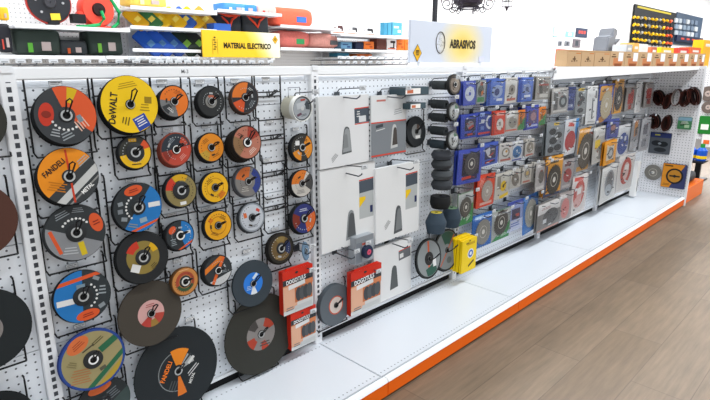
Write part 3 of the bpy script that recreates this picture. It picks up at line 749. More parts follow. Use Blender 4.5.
 {'art': [('base', '#eda01f'), ('rect', 0.0, -0.05, 1.2, 1.2, 0, '#d8d4c8'), ('ell', 0.1, -0.1, 0.5, 0.5, 0, '#6d7074'), ('ell', 0.1, -0.1, 0.28, 0.28, 0, '#c0c4c6')], 'b': '#e0901c', 'bl': 1, 'blade': None, 'l': 'orange framed packet with a silver disc, in the bay under the cardboard boxes', 'n': 1, 'r': [4.4276, 0.6701, 0.3153, 0.2048, 0.14], 's': 'orange framed pack'},
 {'art': [('base', '#d2d4d8'), ('ell', 0.0, -0.22, 0.85, 0.72, 0, '#2f4a94'), ('rect', 0.3, 0.1, 0.3, 0.3, 0, '#d8dce4')], 'b': '#b8bcc8', 'bl': 1, 'blade': None, 'l': 'white packet with a large dark blue disc, second row', 'n': 0, 'r': [4.7798, 0.7398, 0.3463, 0.2849, 0.12], 's': 'pack with a dark blue disc'},
 {'art': [('base', '#96989c'), ('rect', 0.1, 0.3, 0.8, 1.0, 5, '#c8853a'), ('rect', 0.2, 0.1, 0.5, 0.5, 10, '#4c4844'), ('half', -90, 0.5, '#b4b6ba')], 'b': '#85868a', 'bl': 1, 'blade': None, 'l': 'narrow grey packet with an orange strip, in the second row corner', 'n': 1, 'r': [5.0796, 0.7772, 0.2871, 0.2953, 0.12], 's': 'grey and orange narrow pack'},
 {'art': [('base', '#b2b3b8'), ('rect', 0, 0.3, 1.0, 0.6, 0, '#75747c'), ('rect', 0, -0.5, 1.0, 0.5, 0, '#8d8f96')], 'b': '#a2a3a8', 'bl': 1, 'blade': None, 'l': 'clear narrow packet in the corner beside the hanging sanding belts', 'n': 1, 'r': [5.3741, 0.7408, 0.2336, 0.3294, 0.12], 's': 'clear narrow pack in the corner'},
 {'art': [('base', '#e09c2e'), ('rect', 0.0, 0.7, 1.0, 0.14, 0, '#5a4012'), ('rect', -0.85, -0.2, 0.3, 1.5, 0, '#35405f'), ('half', -90, 0.86, '#35405f')], 'b': '#d08a24', 'bl': 1, 'blade': (0.1, -0.2, 0.86, '#35332f'), 'l': 'orange packet with a black saw blade and ring, third row next to the post', 'n': 1, 'r': [3.3765, 0.6126, 0.272, 0.3033, 0.12], 's': 'orange saw pack by the post'},
 {'art': [('base', '#a09c9e'), ('ell', 0.1, -0.1, 0.66, 0.48, 0, '#a84a4c'), ('rect', 0.0, 0.7, 1.0, 0.3, 0, '#6a3c40'), ('rect', 0, -0.82, 1.2, 0.16, 0, '#c4bfc0')], 'b': '#8a8688', 'bl': 1, 'blade': None, 'l': 'clear packet with a small dull red disc, third row', 'n': 1, 'r': [3.6188, 0.5911, 0.2076, 0.2302, 0.12], 's': 'clear pack with a small red disc'},
 {'art': [('base', '#b0acaa'), ('ell', 0.2, 0.0, 0.6, 0.5, 0, '#5c5856'), ('rect', 0, -0.8, 1.6, 0.24, 0, '#d2cecc'), ('rect', -0.2, 0.8, 1.0, 0.2, 0, '#dcd8d6')], 'b': '#95918e', 'bl': 1, 'blade': None, 'l': 'grey and white packet against the post, left of the orange saw blade packet', 'n': 0, 'r': [3.1662, 0.6351, 0.162, 0.1979, 0.12], 's': 'grey pack against the post'},
 {'art': [('base', '#d9d9d7'), ('ell', 0.05, 0.0, 0.62, 0.74, 0, '#8b9096'), ('ell', 0.08, 0.08, 0.4, 0.5, 0, '#66696c'), ('ell', -0.05, -0.35, 0.4, 0.3, 0, '#a9b2ba')], 'b': '#cfcfcd', 'bl': 1, 'blade': None, 'l': 'white card with a tall grey oval window, third row', 'n': 1, 'r': [4.5461, 0.3753, 0.4477, 0.3268, 0.12], 's': 'white card with a grey oval window'},
 {'art': [('base', '#d6d2d0'), ('ell', 0.05, 0.1, 0.66, 0.74, 0, '#b85048'), ('ell', 0.05, 0.1, 0.36, 0.48, 0, '#d8bcb8'), ('rect', 0.1, 0.3, 0.5, 0.3, 0, '#ece8e6')], 'b': '#cfcac8', 'bl': 1, 'blade': None, 'l': 'white card with a red oval outline, third row beside the corner', 'n': 0, 'r': [4.9459, 0.4128, 0.3688, 0.357, 0.12], 's': 'white card with a red oval'},
 {'art': [('base', '#dad4d2'), ('ell', 0.0, 0.05, 0.72, 0.72, 0, '#c4443c'), ('ell', 0.1, 0.1, 0.44, 0.4, 0, '#d8a09a'), ('rect', 0.0, 0.2, 0.5, 0.34, 0, '#ececea'), ('ell', -0.1, -0.35, 0.5, 0.3, 0, '#d8a8a2'), ('rect', -0.2, 0.84, 1.2, 0.2, -6, '#cc4438')],
  'b': '#d0c8c6',
  'bl': 1,
  'blade': None,
  'l': 'clear packet with bright red rings and a white square, lowest row',
  'n': 1,
  'r': [3.8931, 0.3802, 0.3659, 0.3233, 0.12],
  's': 'clear pack with red rings'},
 {'art': [('base', '#84827f'), ('half', 90, 0.25, '#d8d6d4'), ('ell', 0.15, -0.15, 0.7, 0.6, 0, '#55565a'), ('rect', -0.35, -0.35, 0.3, 0.3, 0, '#d6d8da'), ('rect', 0.0, -0.92, 1.9, 0.1, 0, '#d0988c'), ('lines', -0.3, 0.6, 0.8, 0.2, 0, 2, '#a87c78')],
  'b': '#8b8886',
  'bl': 1,
  'blade': None,
  'l': 'big white topped packet with a dark grey sander pad, lowest by the post',
  'n': 1,
  'r': [3.3463, 0.3206, 0.3707, 0.2137, 0.13],
  's': 'big grey and white pack by the post'},
 {'art': [('base', '#aaa3a2'), ('ell', 0.1, -0.15, 0.66, 0.74, 0, '#d48a88'), ('rect', -0.3, 0.75, 1.0, 0.3, 0, '#d9d4d2')], 'b': '#9a9392', 'bl': 1, 'blade': None, 'l': 'grey packet with a long pink disc, lowest row near the base shelf', 'n': 1, 'r': [3.6128, 0.3359, 0.194, 0.2232, 0.13], 's': 'pink disc pack'}]
BELTS = [[-0.113, 1.0825, 0.1001, 0.1638, -22, 'first in the upper row'], [-0.1977, 1.0535, 0.0637, 0.1638, 10, 'small twisted one in the upper row'], [-0.2725, 1.0936, 0.0819, 0.1638, 4, 'third in the upper row, pale inside'], [-0.352, 1.0932, 0.091, 0.1729, 6, 'fourth one in the upper row'], [-0.4253, 1.1129, 0.1001, 0.182, -20, 'last in the upper row by the edge'],
 [-0.1017, 0.8452, 0.1001, 0.1547, -14, 'first one in the lower row'], [-0.2176, 0.8346, 0.0819, 0.1638, 4, 'second one in the lower row']]
WING = {'blade': [-0.1455, 0.3094, 0.1753, 0.1999], 'dark': [-0.1723, 0.6214, 0.2015, 0.2204], 'green': [-0.3687, 0.8432, 0.1233, 0.122], 'orange': [-0.3439, 0.3001, 0.221, 0.2528]}
FAR = {}
TUB = [1.0061, 1.2352]
REDS = [[0.9785, 0.4413, 0.1696, 0.2035, 0.08], [1.0083, 0.2433, 0.1469, 0.1839, 0.075], [1.4128, 0.3101, 0.2204, 0.2292, 0.085]]
EDGE = [1.0518, 0.5959]
BWHEEL = [1.3922, 0.53, 0.1282, 0.1353, 0.09]
DARKBOX = [[1.7484, 1.2806, 0.1968, 0.0393, 0.105, 'upper one'], [1.7609, 1.2058, 0.1303, 0.03, 0.105, 'lower one']]
WSTACK = [[1.998, 1.3012, 0.024, -0.02, -0.1085, '#3a3e40', 'topmost'], [1.9954, 1.2006, 0.0245, -0.02, -0.1126, '#34383a', 'second'], [2.0, 1.1286, 0.0237, -0.02, -0.1132, '#34383a', 'third'], [1.9999, 1.0571, 0.0241, -0.02, -0.1139, '#34383a', 'fourth'], [2.0001, 0.9819, 0.0244, -0.02, -0.1145, '#343d44', 'fifth']]
FACED = [{'R': 0.0543, 'art': [('base', '#8f8378'), ('sec', 0, 360, 0.82, 1, '#4c463f'), ('sec', 20, 80, 0.4, 0.8, '#a59a8c')], 'b': '#2c2c2c', 'd': 0.1485, 'hub': 0.3, 'hubc': '#d8d8d4', 'hubr': 0.2, 'l': 'pale faced disc fronting the topmost row of the stacked wheels', 'n': 2, 's': 'disc faced stack topmost', 't': 0.008, 'txt': [], 'x': 2.0131, 'z': 1.307},
 {'R': 0.0504, 'art': [('base', '#b9bcbc'), ('sec', 0, 360, 0.82, 1, '#6c7070'), ('sec', 20, 80, 0.4, 0.8, '#5a7a62')], 'b': '#2c2c2c', 'd': 0.1526, 'hub': 0.3, 'hubc': '#d8d8d4', 'hubr': 0.2, 'l': 'pale faced disc fronting the second row of the stacked wheels', 'n': 2, 's': 'disc faced stack second', 't': 0.008, 'txt': [], 'x': 2.0126, 'z': 1.1662},
 {'R': 0.052, 'art': [('base', '#b9bcbc'), ('sec', 0, 360, 0.82, 1, '#6c7070'), ('sec', 20, 80, 0.4, 0.8, '#5a7a62')], 'b': '#2c2c2c', 'd': 0.1539, 'hub': 0.3, 'hubc': '#d8d8d4', 'hubr': 0.2, 'l': 'pale faced disc fronting the fourth row of the stacked wheels', 'n': 2, 's': 'disc faced stack fourth', 't': 0.008, 'txt': [], 'x': 2.0161, 'z': 1.0133}]
CUPS = [[2.0097, -0.085, 0.9042, 0.0479, 0.0592, 0.0451, '#41444a', 'topmost flared dark wheel of the column under the dark wheel pairs', '#565a5c', 0], [2.0136, -0.085, 0.8501, 0.0484, 0.0598, 0.0484, '#3c3f42', 'second flared dark wheel down in the column', '#565a5c', 0], [2.018, -0.085, 0.7897, 0.049, 0.0605, 0.049, '#45494c', 'third flared dark wheel down in the column', '#565a5c', 0],
 [2.0222, -0.085, 0.7314, 0.0495, 0.0612, 0.0524, '#3b3e42', 'lowest flared dark wheel of the column of four', '#565a5c', 0], [2.0156, -0.085, 0.6217, 0.0563, 0.0593, 0.0681, '#1e1f20', 'black cup wheel with an open dark top, over the two slate cups', '#111213', 0],
 [2.1366, -0.08, 0.4845, 0.0435, 0.059, 0.1119, '#35414c', 'slate blue cup wheel, the rear one with a green ringed top', '#5e7a5c', 0], [1.9474, -0.11, 0.4969, 0.0384, 0.0591, 0.1153, '#3b4854', 'slate blue cup wheel with a yellow paper ring, front one', '#b9a83c', 0]]
YELLOW = [2.2778, 0.2787, 0.158, 0.2064, 0.13]
CARTONS = [[3.5775, -0.056, 3.7563, -0.0856], [3.7563, -0.0856, 3.931, -0.1144], [3.931, -0.1144, 4.1509, -0.1508], [4.1509, -0.1508, 4.3754, -0.1878], [4.3754, -0.1878, 4.609, -0.2264], [4.609, -0.2264, 4.8381, -0.2643], [4.8381, -0.2643, 5.0809, -0.3044], [5.0809, -0.3044, 5.3054, -0.3415], [5.3054, -0.3415, 5.5299, -0.3786], [5.5299, -0.3786, 5.7105, -0.4084], [5.7105, -0.4084, 5.8586, -0.4329]]
FARITEMS = [['bag', '#35403a', 0.7798, 1.55, 0.2908, 0.1715, 2.42, 'dark green folded tarp in a clear bag, left of two on the far lower shelf', 'bag', '#5fae3c'], ['bag', '#33373a', 1.0018, 1.5188, 0.1884, 0.1034, 2.42, 'small grey bag with an orange label between the two dark tarps', 'bag', '#c8582c'],
 ['bag', '#2f3b35', 1.2309, 1.5591, 0.2618, 0.1787, 2.42, 'dark green folded tarp in a clear bag, right of two on the far lower shelf', 'bag', '#6fae3c'], ['bag', '#26262c', 0.5803, 1.5697, 0.0802, 0.1774, 2.42, 'black packed bundle at the far left end of the far shelf', 'bag', '#c84a3c'],
 ['bag', '#f0b52c', 0.5929, 1.7236, 0.0627, 0.0812, 2.42, 'yellow rounded item at the top left corner of the far shelf', 'bag', '#f0b52c'], ['reel', '#2c2d31', 0.8985, 1.8214, 0.292, 0.3043, 2.42, 'big black cable reel with a red rim on the far shelf', 'cable reel', '#c03a30'],
 ['reel', '#f0503e', 1.221, 1.7935, 0.2571, 0.2367, 2.42, 'bright red hose reel with a green hose on the far shelf', 'hose reel', '#1fa05c'], ['box', '#1b1b1d', 1.0597, 1.7191, 0.0916, 0.0614, 2.42, 'small black box between the two reels', 'box'], ['pouch', '#e0a818', 1.497, 1.7438, 0.1732, 0.1174, 2.42, 'yellow bin pouch leaning on the far upper shelf, first of the row', 'pouch', '#f4d860'],
 ['pouch', '#3f7a4a', 1.6093, 1.7501, 0.1796, 0.1196, 2.42, 'coloured bin pouch leaning on the far upper shelf, second, green of the row', 'pouch', '#f4d860'], ['pouch', '#e8b81c', 1.6753, 1.7539, 0.1835, 0.1208, 2.42, 'yellow bin pouch leaning on the far upper shelf, third of the row', 'pouch', '#f4d860'],
 ['pouch', '#e8b41c', 1.8117, 1.7616, 0.1915, 0.1234, 2.42, 'yellow bin pouch leaning on the far upper shelf, fourth of the row', 'pouch', '#f4d860'], ['pouch', '#3a62b8', 1.9, 1.7666, 0.1968, 0.1251, 2.42, 'coloured bin pouch leaning on the far upper shelf, fifth, blue of the row', 'pouch', '#f4d860'],
 ['pouch', '#e6b020', 1.9724, 1.7707, 0.2013, 0.1265, 2.42, 'yellow bin pouch leaning on the far upper shelf, sixth of the row', 'pouch', '#f4d860'], ['pouch', '#c8983a', 2.0841, 1.777, 0.2082, 0.1286, 2.42, 'yellow bin pouch leaning on the far upper shelf, last of the row', 'pouch', '#f4d860'],
 ['pouch', '#2458b8', 1.5839, 1.5653, 0.1964, 0.1517, 2.42, 'leaning pack on the far lower shelf beside the yellow sign, first, bright blue', 'pouch', '#5c8ab8'], ['pouch', '#2c5cc0', 1.6754, 1.5677, 0.2023, 0.1539, 2.42, 'leaning pack on the far lower shelf beside the yellow sign, second, bright blue', 'pouch', '#5c8ab8'],
 ['pouch', '#2a50a0', 1.7782, 1.5705, 0.209, 0.1564, 2.42, 'leaning pack on the far lower shelf beside the yellow sign, third, blue', 'pouch', '#5c8ab8'], ['pouch', '#26352c', 1.8935, 1.5736, 0.2166, 0.1592, 2.42, 'leaning pack on the far lower shelf beside the yellow sign, fourth, dark green', 'pouch', '#8ac04c'],
 ['pouch', '#2b2f33', 2.0038, 1.5766, 0.2241, 0.1619, 2.42, 'leaning pack on the far lower shelf beside the yellow sign, last, black', 'pouch', '#8ac04c'], ['box', '#3464c0', 2.1659, 1.7024, 0.1646, 0.0686, 2.32, 'bright blue box behind the left end of the yellow sign', 'box'],
 ['bag', '#2a2d33', 2.2969, 1.7434, 0.2625, 0.1831, 2.42, 'black bag with orange straps, left of two above the yellow sign', 'bag', '#e0482c'], ['bag', '#30343a', 2.5862, 1.7492, 0.2961, 0.1908, 2.42, 'black bag with orange straps, right of two above the yellow sign', 'bag', '#e0482c'],
 ['bag', '#4a8ac8', 2.3663, 1.8865, 0.2455, 0.0705, 2.42, 'pale blue packs on the far top shelf, left pile', 'bag', '#dfe8f0'], ['bag', '#3c80c8', 2.4906, 1.8889, 0.2332, 0.0676, 2.42, 'mid blue packs on the far top shelf, right pile', 'bag', '#dfe8f0'], ['bag', '#d8b0a8', 2.7133, 1.8827, 0.2145, 0.0785, 2.42, 'pale pink bag on the far top shelf', 'bag', '#c84a44'],
 ['bag', '#e9c65c', 1.5924, 1.8851, 0.3059, 0.0882, 2.42, 'pale yellow pack pile on the far top shelf', 'bag', '#f4e0a0'], ['sack', '#e8644a', 3.0544, 1.8453, 0.4958, 0.1741, 2.42, 'bright orange net sack on the upper of two sack shelves', 'sack', '#3c6ab0'], ['sack', '#e07a70', 3.0424, 1.6395, 0.4181, 0.1632, 2.42, 'salmon net sack with a green label, on the lower sack shelf', 'sack', '#3c9a5c'],
 ['sack', '#d8988c', 3.4388, 1.6399, 0.4146, 0.1472, 2.42, 'paler salmon net sack at the end of the lower sack shelf', 'sack', '#5a5a5c'], ['carton', '#eceaea', 3.6121, 1.7724, 0.2152, 0.124, 2.42, 'white power tool carton with dark print, leftmost', 'box', '#5a3a3a'], ['carton', '#f0eeee', 3.8255, 1.7669, 0.2116, 0.1171, 2.42, 'white power tool carton with dark print, second', 'box', '#4a4a4c'],
 ['carton', '#f0eeee', 4.0633, 1.7668, 0.2638, 0.11, 2.42, 'white power tool carton with dark print, third', 'box', '#3a3a3c'], ['box', '#3f8aa8', 4.35, 1.7953, 0.0597, 0.1351, 2.42, 'thin teal box at the left of three beside the white cartons', 'box'], ['box', '#4a94b0', 4.4187, 1.7983, 0.0606, 0.1361, 2.42, 'thin teal box in the middle of three beside the white cartons', 'box'],
 ['carton', '#58a4c0', 4.5512, 1.8042, 0.1694, 0.138, 2.42, 'white and teal box front facing, beside the thin teal ones', 'box', '#e8eef0'], ['carton', '#6a98b8', 3.7276, 1.599, 0.1636, 0.0695, 2.42, 'small pale blue box under the white cartons', 'box', '#2a4a7a'], ['box', '#1f2a44', 3.9251, 1.6027, 0.1247, 0.0732, 2.42, 'small navy box under the white cartons', 'box'],
 ['carton', '#ee7a2c', 4.0761, 1.6079, 0.1614, 0.0819, 2.42, 'small orange box beside the navy box', 'box', '#b84a14'], ['box', '#6a3a30', 4.2866, 1.6249, 0.1608, 0.1143, 2.42, 'brown box between the orange ones', 'box'], ['carton', '#efe9e6', 4.4593, 1.6293, 0.1671, 0.1276, 2.42, 'tall white carton with dark drill print', 'box', '#3a2a2a'],
 ['carton', '#f07c2c', 4.6205, 1.6232, 0.1368, 0.1164, 2.42, 'orange box, left of the pair at the far shelf end', 'box', '#c85a1c'], ['carton', '#f07c2c', 4.7686, 1.6297, 0.1412, 0.1239, 2.42, 'orange box, right of the pair at the far shelf end', 'box', '#c85a1c'], ['box', '#3f86a0', 3.6756, 1.5009, 0.177, 0.0389, 2.42, 'small teal carton on the lowest far shelf', 'box'],
 ['box', '#e87428', 4.0061, 1.4986, 0.2393, 0.0319, 2.42, 'orange carton lying on the lowest far shelf', 'box']]
FARSHELVES = [[0.653, 1.4485, 1.0123, 0.0188, 'lowest far shelf on the left with the dark tarps'], [1.9193, 1.4508, 1.5081, 0.0195, 'lowest far shelf behind the yellow sign'], [0.9848, 1.6435, 0.7465, 0.0197, 'far shelf carrying the two reels'], [1.7259, 1.6705, 0.722, 0.0224, 'far shelf carrying the yellow pouches'], [1.7378, 1.8099, 0.7189, 0.0259, 'top far shelf over the yellow pouches'],
 [1.6453, 1.5064, 0.5622, 0.0173, 'white rail in front of the blue packs'], [2.4373, 1.8363, 0.6642, 0.0206, 'top far shelf over the black bags'], [3.1256, 1.7438, 0.7455, 0.0229, 'upper sack shelf'], [3.1567, 1.5441, 0.8228, 0.0215, 'lower sack shelf'], [4.0818, 1.6968, 1.1399, 0.0238, 'far shelf carrying the white cartons'],
 [4.0852, 1.5432, 1.1482, 0.0252, 'far shelf carrying the orange boxes'], [4.0867, 1.4717, 1.1521, 0.0211, 'lowest far shelf at the end']]
FARTOP = [2.0292, 5.163, [1.5248, 2.3349, 3.6332, 4.3603, 5.0937]]
FARTAGS = [[0.5039, 1.4228, 'under the lowest far shelf on the left'], [0.5952, 1.4232, 'under the lowest far shelf on the left'], [0.6899, 1.4237, 'under the lowest far shelf on the left'], [0.7884, 1.4242, 'under the lowest far shelf on the left'], [0.8908, 1.4246, 'under the lowest far shelf on the left'], [0.9973, 1.4252, 'under the lowest far shelf on the left'],
 [1.1082, 1.4257, 'under the lowest far shelf on the left'], [1.2238, 1.4263, 'under the lowest far shelf on the left'], [1.3444, 1.4268, 'under the lowest far shelf on the left'], [1.4702, 1.4274, 'under the lowest far shelf on the left'], [1.5289, 1.4233, 'under the lowest far shelf behind the yellow sign'], [1.603, 1.4236, 'under the lowest far shelf behind the yellow sign'],
 [1.679, 1.4239, 'under the lowest far shelf behind the yellow sign'], [1.757, 1.4242, 'under the lowest far shelf behind the yellow sign'], [1.837, 1.4246, 'under the lowest far shelf behind the yellow sign'], [1.9191, 1.4249, 'under the lowest far shelf behind the yellow sign'], [2.0034, 1.4252, 'under the lowest far shelf behind the yellow sign'],
 [2.09, 1.4256, 'under the lowest far shelf behind the yellow sign'], [2.179, 1.426, 'under the lowest far shelf behind the yellow sign'], [2.2705, 1.4263, 'under the lowest far shelf behind the yellow sign'], [2.3645, 1.4267, 'under the lowest far shelf behind the yellow sign'], [2.4613, 1.4271, 'under the lowest far shelf behind the yellow sign'],
 [2.5608, 1.4275, 'under the lowest far shelf behind the yellow sign'], [1.3164, 1.4437, 'standing over the tag row behind the yellow sign'], [1.395, 1.4443, 'standing over the tag row behind the yellow sign'], [1.4758, 1.4449, 'standing over the tag row behind the yellow sign'], [1.5589, 1.4456, 'standing over the tag row behind the yellow sign'],
 [1.6444, 1.4462, 'standing over the tag row behind the yellow sign'], [1.7324, 1.4469, 'standing over the tag row behind the yellow sign'], [1.823, 1.4476, 'standing over the tag row behind the yellow sign'], [3.4198, 1.4252, 'lower tag row at the far shelf end'], [3.5267, 1.4255, 'lower tag row at the far shelf end'], [3.6365, 1.4259, 'lower tag row at the far shelf end'],
 [3.7495, 1.4263, 'lower tag row at the far shelf end'], [3.8657, 1.4267, 'lower tag row at the far shelf end'], [3.9853, 1.4271, 'lower tag row at the far shelf end'], [4.1083, 1.4275, 'lower tag row at the far shelf end'], [4.2351, 1.4279, 'lower tag row at the far shelf end'], [4.3657, 1.4283, 'lower tag row at the far shelf end'], [4.5003, 1.4288, 'lower tag row at the far shelf end'],
 [3.4201, 1.4736, 'upper tag row at the far shelf end'], [3.5267, 1.4747, 'upper tag row at the far shelf end'], [3.6364, 1.4757, 'upper tag row at the far shelf end'], [3.7491, 1.4768, 'upper tag row at the far shelf end'], [3.865, 1.4779, 'upper tag row at the far shelf end'], [3.9842, 1.479, 'upper tag row at the far shelf end'], [4.107, 1.4802, 'upper tag row at the far shelf end'],
 [4.2334, 1.4814, 'upper tag row at the far shelf end'], [4.3637, 1.4826, 'upper tag row at the far shelf end'], [4.498, 1.4839, 'upper tag row at the far shelf end']]
SIGN2 = [2.2858, 1.5661, 0.7763, 0.212]
SIGN1 = [2.2247, 1.5255, 0.7937, 0.2122]
TOOLWALL = [18.5741, 2.5349, 4.0098, 1.0695]
TOOLWALL2 = [22.3877, 2.5983, 3.3912, 1.0377]
TOOLS = [[16.4196, 2.6999, 0.2492, 0.1334], [16.7214, 2.7062, 0.256, 0.1352], [17.0315, 2.7126, 0.2631, 0.137], [17.3504, 2.7192, 0.2706, 0.1389], [17.6783, 2.726, 0.2783, 0.1409], [18.0158, 2.733, 0.2864, 0.1429], [18.3632, 2.7402, 0.2948, 0.145], [18.721, 2.7476, 0.3036, 0.1471], [19.0896, 2.7552, 0.3128, 0.1493], [19.4696, 2.7631, 0.3224, 0.1515], [19.8614, 2.7712, 0.3325, 0.1539],
 [16.4947, 2.5051, 0.2517, 0.1352], [16.7996, 2.5087, 0.2586, 0.137], [17.1129, 2.5124, 0.2659, 0.1389], [17.4351, 2.5162, 0.2734, 0.1409], [17.7666, 2.5201, 0.2813, 0.1429], [18.1078, 2.5242, 0.2895, 0.1449], [18.4591, 2.5283, 0.2981, 0.1471], [18.8209, 2.5326, 0.3071, 0.1493], [19.1938, 2.537, 0.3164, 0.1515], [19.5783, 2.5416, 0.3263, 0.1538], [19.9748, 2.5463, 0.3366, 0.1562],
 [16.5709, 2.3076, 0.2542, 0.137], [16.8788, 2.3085, 0.2613, 0.1389], [17.1954, 2.3094, 0.2687, 0.1408], [17.5211, 2.3104, 0.2763, 0.1428], [17.8562, 2.3113, 0.2844, 0.1449], [18.2011, 2.3123, 0.2927, 0.147], [18.5563, 2.3134, 0.3015, 0.1492], [18.9223, 2.3144, 0.3106, 0.1515], [19.2996, 2.3155, 0.3202, 0.1538], [19.6886, 2.3167, 0.3302, 0.1562], [20.09, 2.3178, 0.3407, 0.1587],
 [16.648, 2.1075, 0.2568, 0.1388], [16.9591, 2.1056, 0.264, 0.1408], [17.2791, 2.1037, 0.2715, 0.1428], [17.6082, 2.1017, 0.2793, 0.1449], [17.947, 2.0996, 0.2875, 0.147], [18.2958, 2.0975, 0.296, 0.1492], [18.655, 2.0953, 0.3049, 0.1514], [19.0252, 2.093, 0.3142, 0.1537], [19.4069, 2.0907, 0.324, 0.1561], [19.8006, 2.0883, 0.3342, 0.1586], [20.2069, 2.0858, 0.3449, 0.1611]]
PACKS2 = [[20.5454, 2.838, 0.3164, 0.1421], [21.0021, 2.8468, 0.3275, 0.1445], [21.475, 2.8558, 0.3391, 0.147], [21.9651, 2.8652, 0.3515, 0.1497], [22.4732, 2.875, 0.3645, 0.1524], [23.0005, 2.8851, 0.3782, 0.1552], [20.6473, 2.6453, 0.3197, 0.144], [21.1088, 2.6507, 0.331, 0.1465], [21.5869, 2.6563, 0.3428, 0.1491], [22.0824, 2.6621, 0.3554, 0.1517], [22.5964, 2.6681, 0.3686, 0.1545],
 [23.1298, 2.6744, 0.3826, 0.1574], [20.7505, 2.4499, 0.3231, 0.1459], [21.217, 2.4519, 0.3345, 0.1485], [21.7003, 2.454, 0.3466, 0.1511], [22.2014, 2.4561, 0.3594, 0.1539], [22.7213, 2.4584, 0.3729, 0.1567], [23.2609, 2.4607, 0.3872, 0.1597]]
POSTERS = [[11.9366, 2.1139, 0.5648, 0.2051, '#7ad0d4', 'pale teal outlined poster on the far wall'], [12.556, 2.094, 0.4401, 0.1231, '#8adfe4', 'small pale cyan poster on the far wall'], [13.2198, 2.1536, 0.678, 0.2195, '#2f3a52', 'dark blue sign with red lettering on the far wall'], [12.9871, 1.9013, 0.4337, 0.1966, '#6c646a', 'small grey poster on the far wall'],
 [12.078, 1.8717, 0.1835, 0.1102, '#7c8088', 'tiny grey picture, left of two on the far wall'], [12.4668, 1.882, 0.2735, 0.1126, '#7c8088', 'tiny grey picture, right of two on the far wall']]
MACHINE = [9.0199, 1.7956, 0.7498, 0.375]
NAVYSTRIP = [22.4278, 2.2782, 3.4518, 0.2033]
FARGOODS = [[8.9377, 1.6581, 0.289, 0.1138, '#b8babc', 'grey carton behind the cardboard boxes'], [9.2449, 1.684, 0.2844, 0.1241, '#e6b45c', 'amber carton behind the cardboard boxes'], [9.639, 1.6765, 0.4133, 0.128, '#f0efec', 'white carton behind the cardboard boxes'], [10.182, 1.6543, 0.3282, 0.1002, '#c86a44', 'rust coloured carton behind the cardboard boxes'],
 [10.9449, 1.6638, 0.8533, 0.0969, '#f2c81c', 'bright yellow carton behind the cardboard boxes'], [11.9913, 1.678, 0.8416, 0.0944, '#dc3c30', 'bright red carton behind the cardboard boxes'], [12.8982, 1.6991, 0.9037, 0.1098, '#e0642c', 'orange red carton behind the cardboard boxes'], [13.825, 1.7842, 0.701, 0.2935, '#f0b41c', 'tall amber carton at the right edge behind the boxes']]
REDSTRIP = [7.1416, 1.5811, 1.3135, 0.0339]
CHAND = [6.858, 3.0, 2.3149]
LANT = [8.0094, 3.0, 2.3561]
ROD = [3.6243, 1.2, 1.8716]
BEYOND = {'bottle': [-0.1773, 0.353, 0.0974, 0.2256], 'disc1': [-0.1575, 1.0653, 0.1058, 0.1805], 'disc2': [-0.1808, 0.9023, 0.106, 0.1455], 'green': [-0.2065, 0.6824, 0.1381, 0.2205], 'stand': [-0.2125, 0.1397, 0.1516, 0.2023], 'white': [-0.2498, 0.4935, 0.106, 0.1604]}
CORNER = [5.4, -0.075, 0.088]
def lin(h):
    h = h.lstrip('#')
    v = [int(h[i:i+2], 16)/255 for i in (0, 2, 4)]
    return tuple(c/12.92 if c <= .04045 else ((c+.055)/1.055)**2.4 for c in v) + (1,)
_M = {}
def mat(h, rough=.5, metal=0., key=''):
    k = (h, rough, metal, key)
    if k not in _M:
        m = bpy.data.materials.new('paint_' + h.strip('#')); m.use_nodes = True
        b = m.node_tree.nodes['Principled BSDF']
        b.inputs['Base Color'].default_value = lin(h)
        b.inputs['Roughness'].default_value = rough; b.inputs['Metallic'].default_value = metal; b.inputs['Specular IOR Level'].default_value = .22
        _M[k] = m
    return _M[k]
def grit(h, rough=.85, scale=900, amt=.35):
    k = (h, 'grit', scale, amt)
    if k not in _M:
        m = bpy.data.materials.new('abrasive_' + h.strip('#')); m.use_nodes = True
        nt = m.node_tree; b = nt.nodes['Principled BSDF']; b.inputs['Roughness'].default_value = rough; b.inputs['Specular IOR Level'].default_value = .15
        tc = nt.nodes.new('ShaderNodeTexCoord'); n = nt.nodes.new('ShaderNodeTexNoise'); n.inputs['Scale'].default_value = scale
        nt.links.new(tc.outputs['Object'], n.inputs['Vector'])
        mx = nt.nodes.new('ShaderNodeMixRGB'); c = lin(h)
        mx.inputs[1].default_value = tuple(x*(1-amt) for x in c[:3]) + (1,); mx.inputs[2].default_value = tuple(min(1, x*(1+amt)) for x in c[:3]) + (1,)
        nt.links.new(n.outputs['Fac'], mx.inputs[0]); nt.links.new(mx.outputs[0], b.inputs['Base Color'])
        bp = nt.nodes.new('ShaderNodeBump'); bp.inputs['Strength'].default_value = .25; bp.inputs['Distance'].default_value = .001
        nt.links.new(n.outputs['Fac'], bp.inputs['Height']); nt.links.new(bp.outputs[0], b.inputs['Normal'])
        _M[k] = m
    return _M[k]
def N(nt, typ, **kw):
    n = nt.nodes.new(typ)
    for k, v in kw.items(): setattr(n, k, v)
    return n
def mth(nt, op, a, b=None):
    n = N(nt, 'ShaderNodeMath', operation=op)
    for i, v in enumerate((a, b)):
        if v is None: continue
        if isinstance(v, (int, float)): n.inputs[i].default_value = v
        else: nt.links.new(v, n.inputs[i])
    return n.outputs[0]
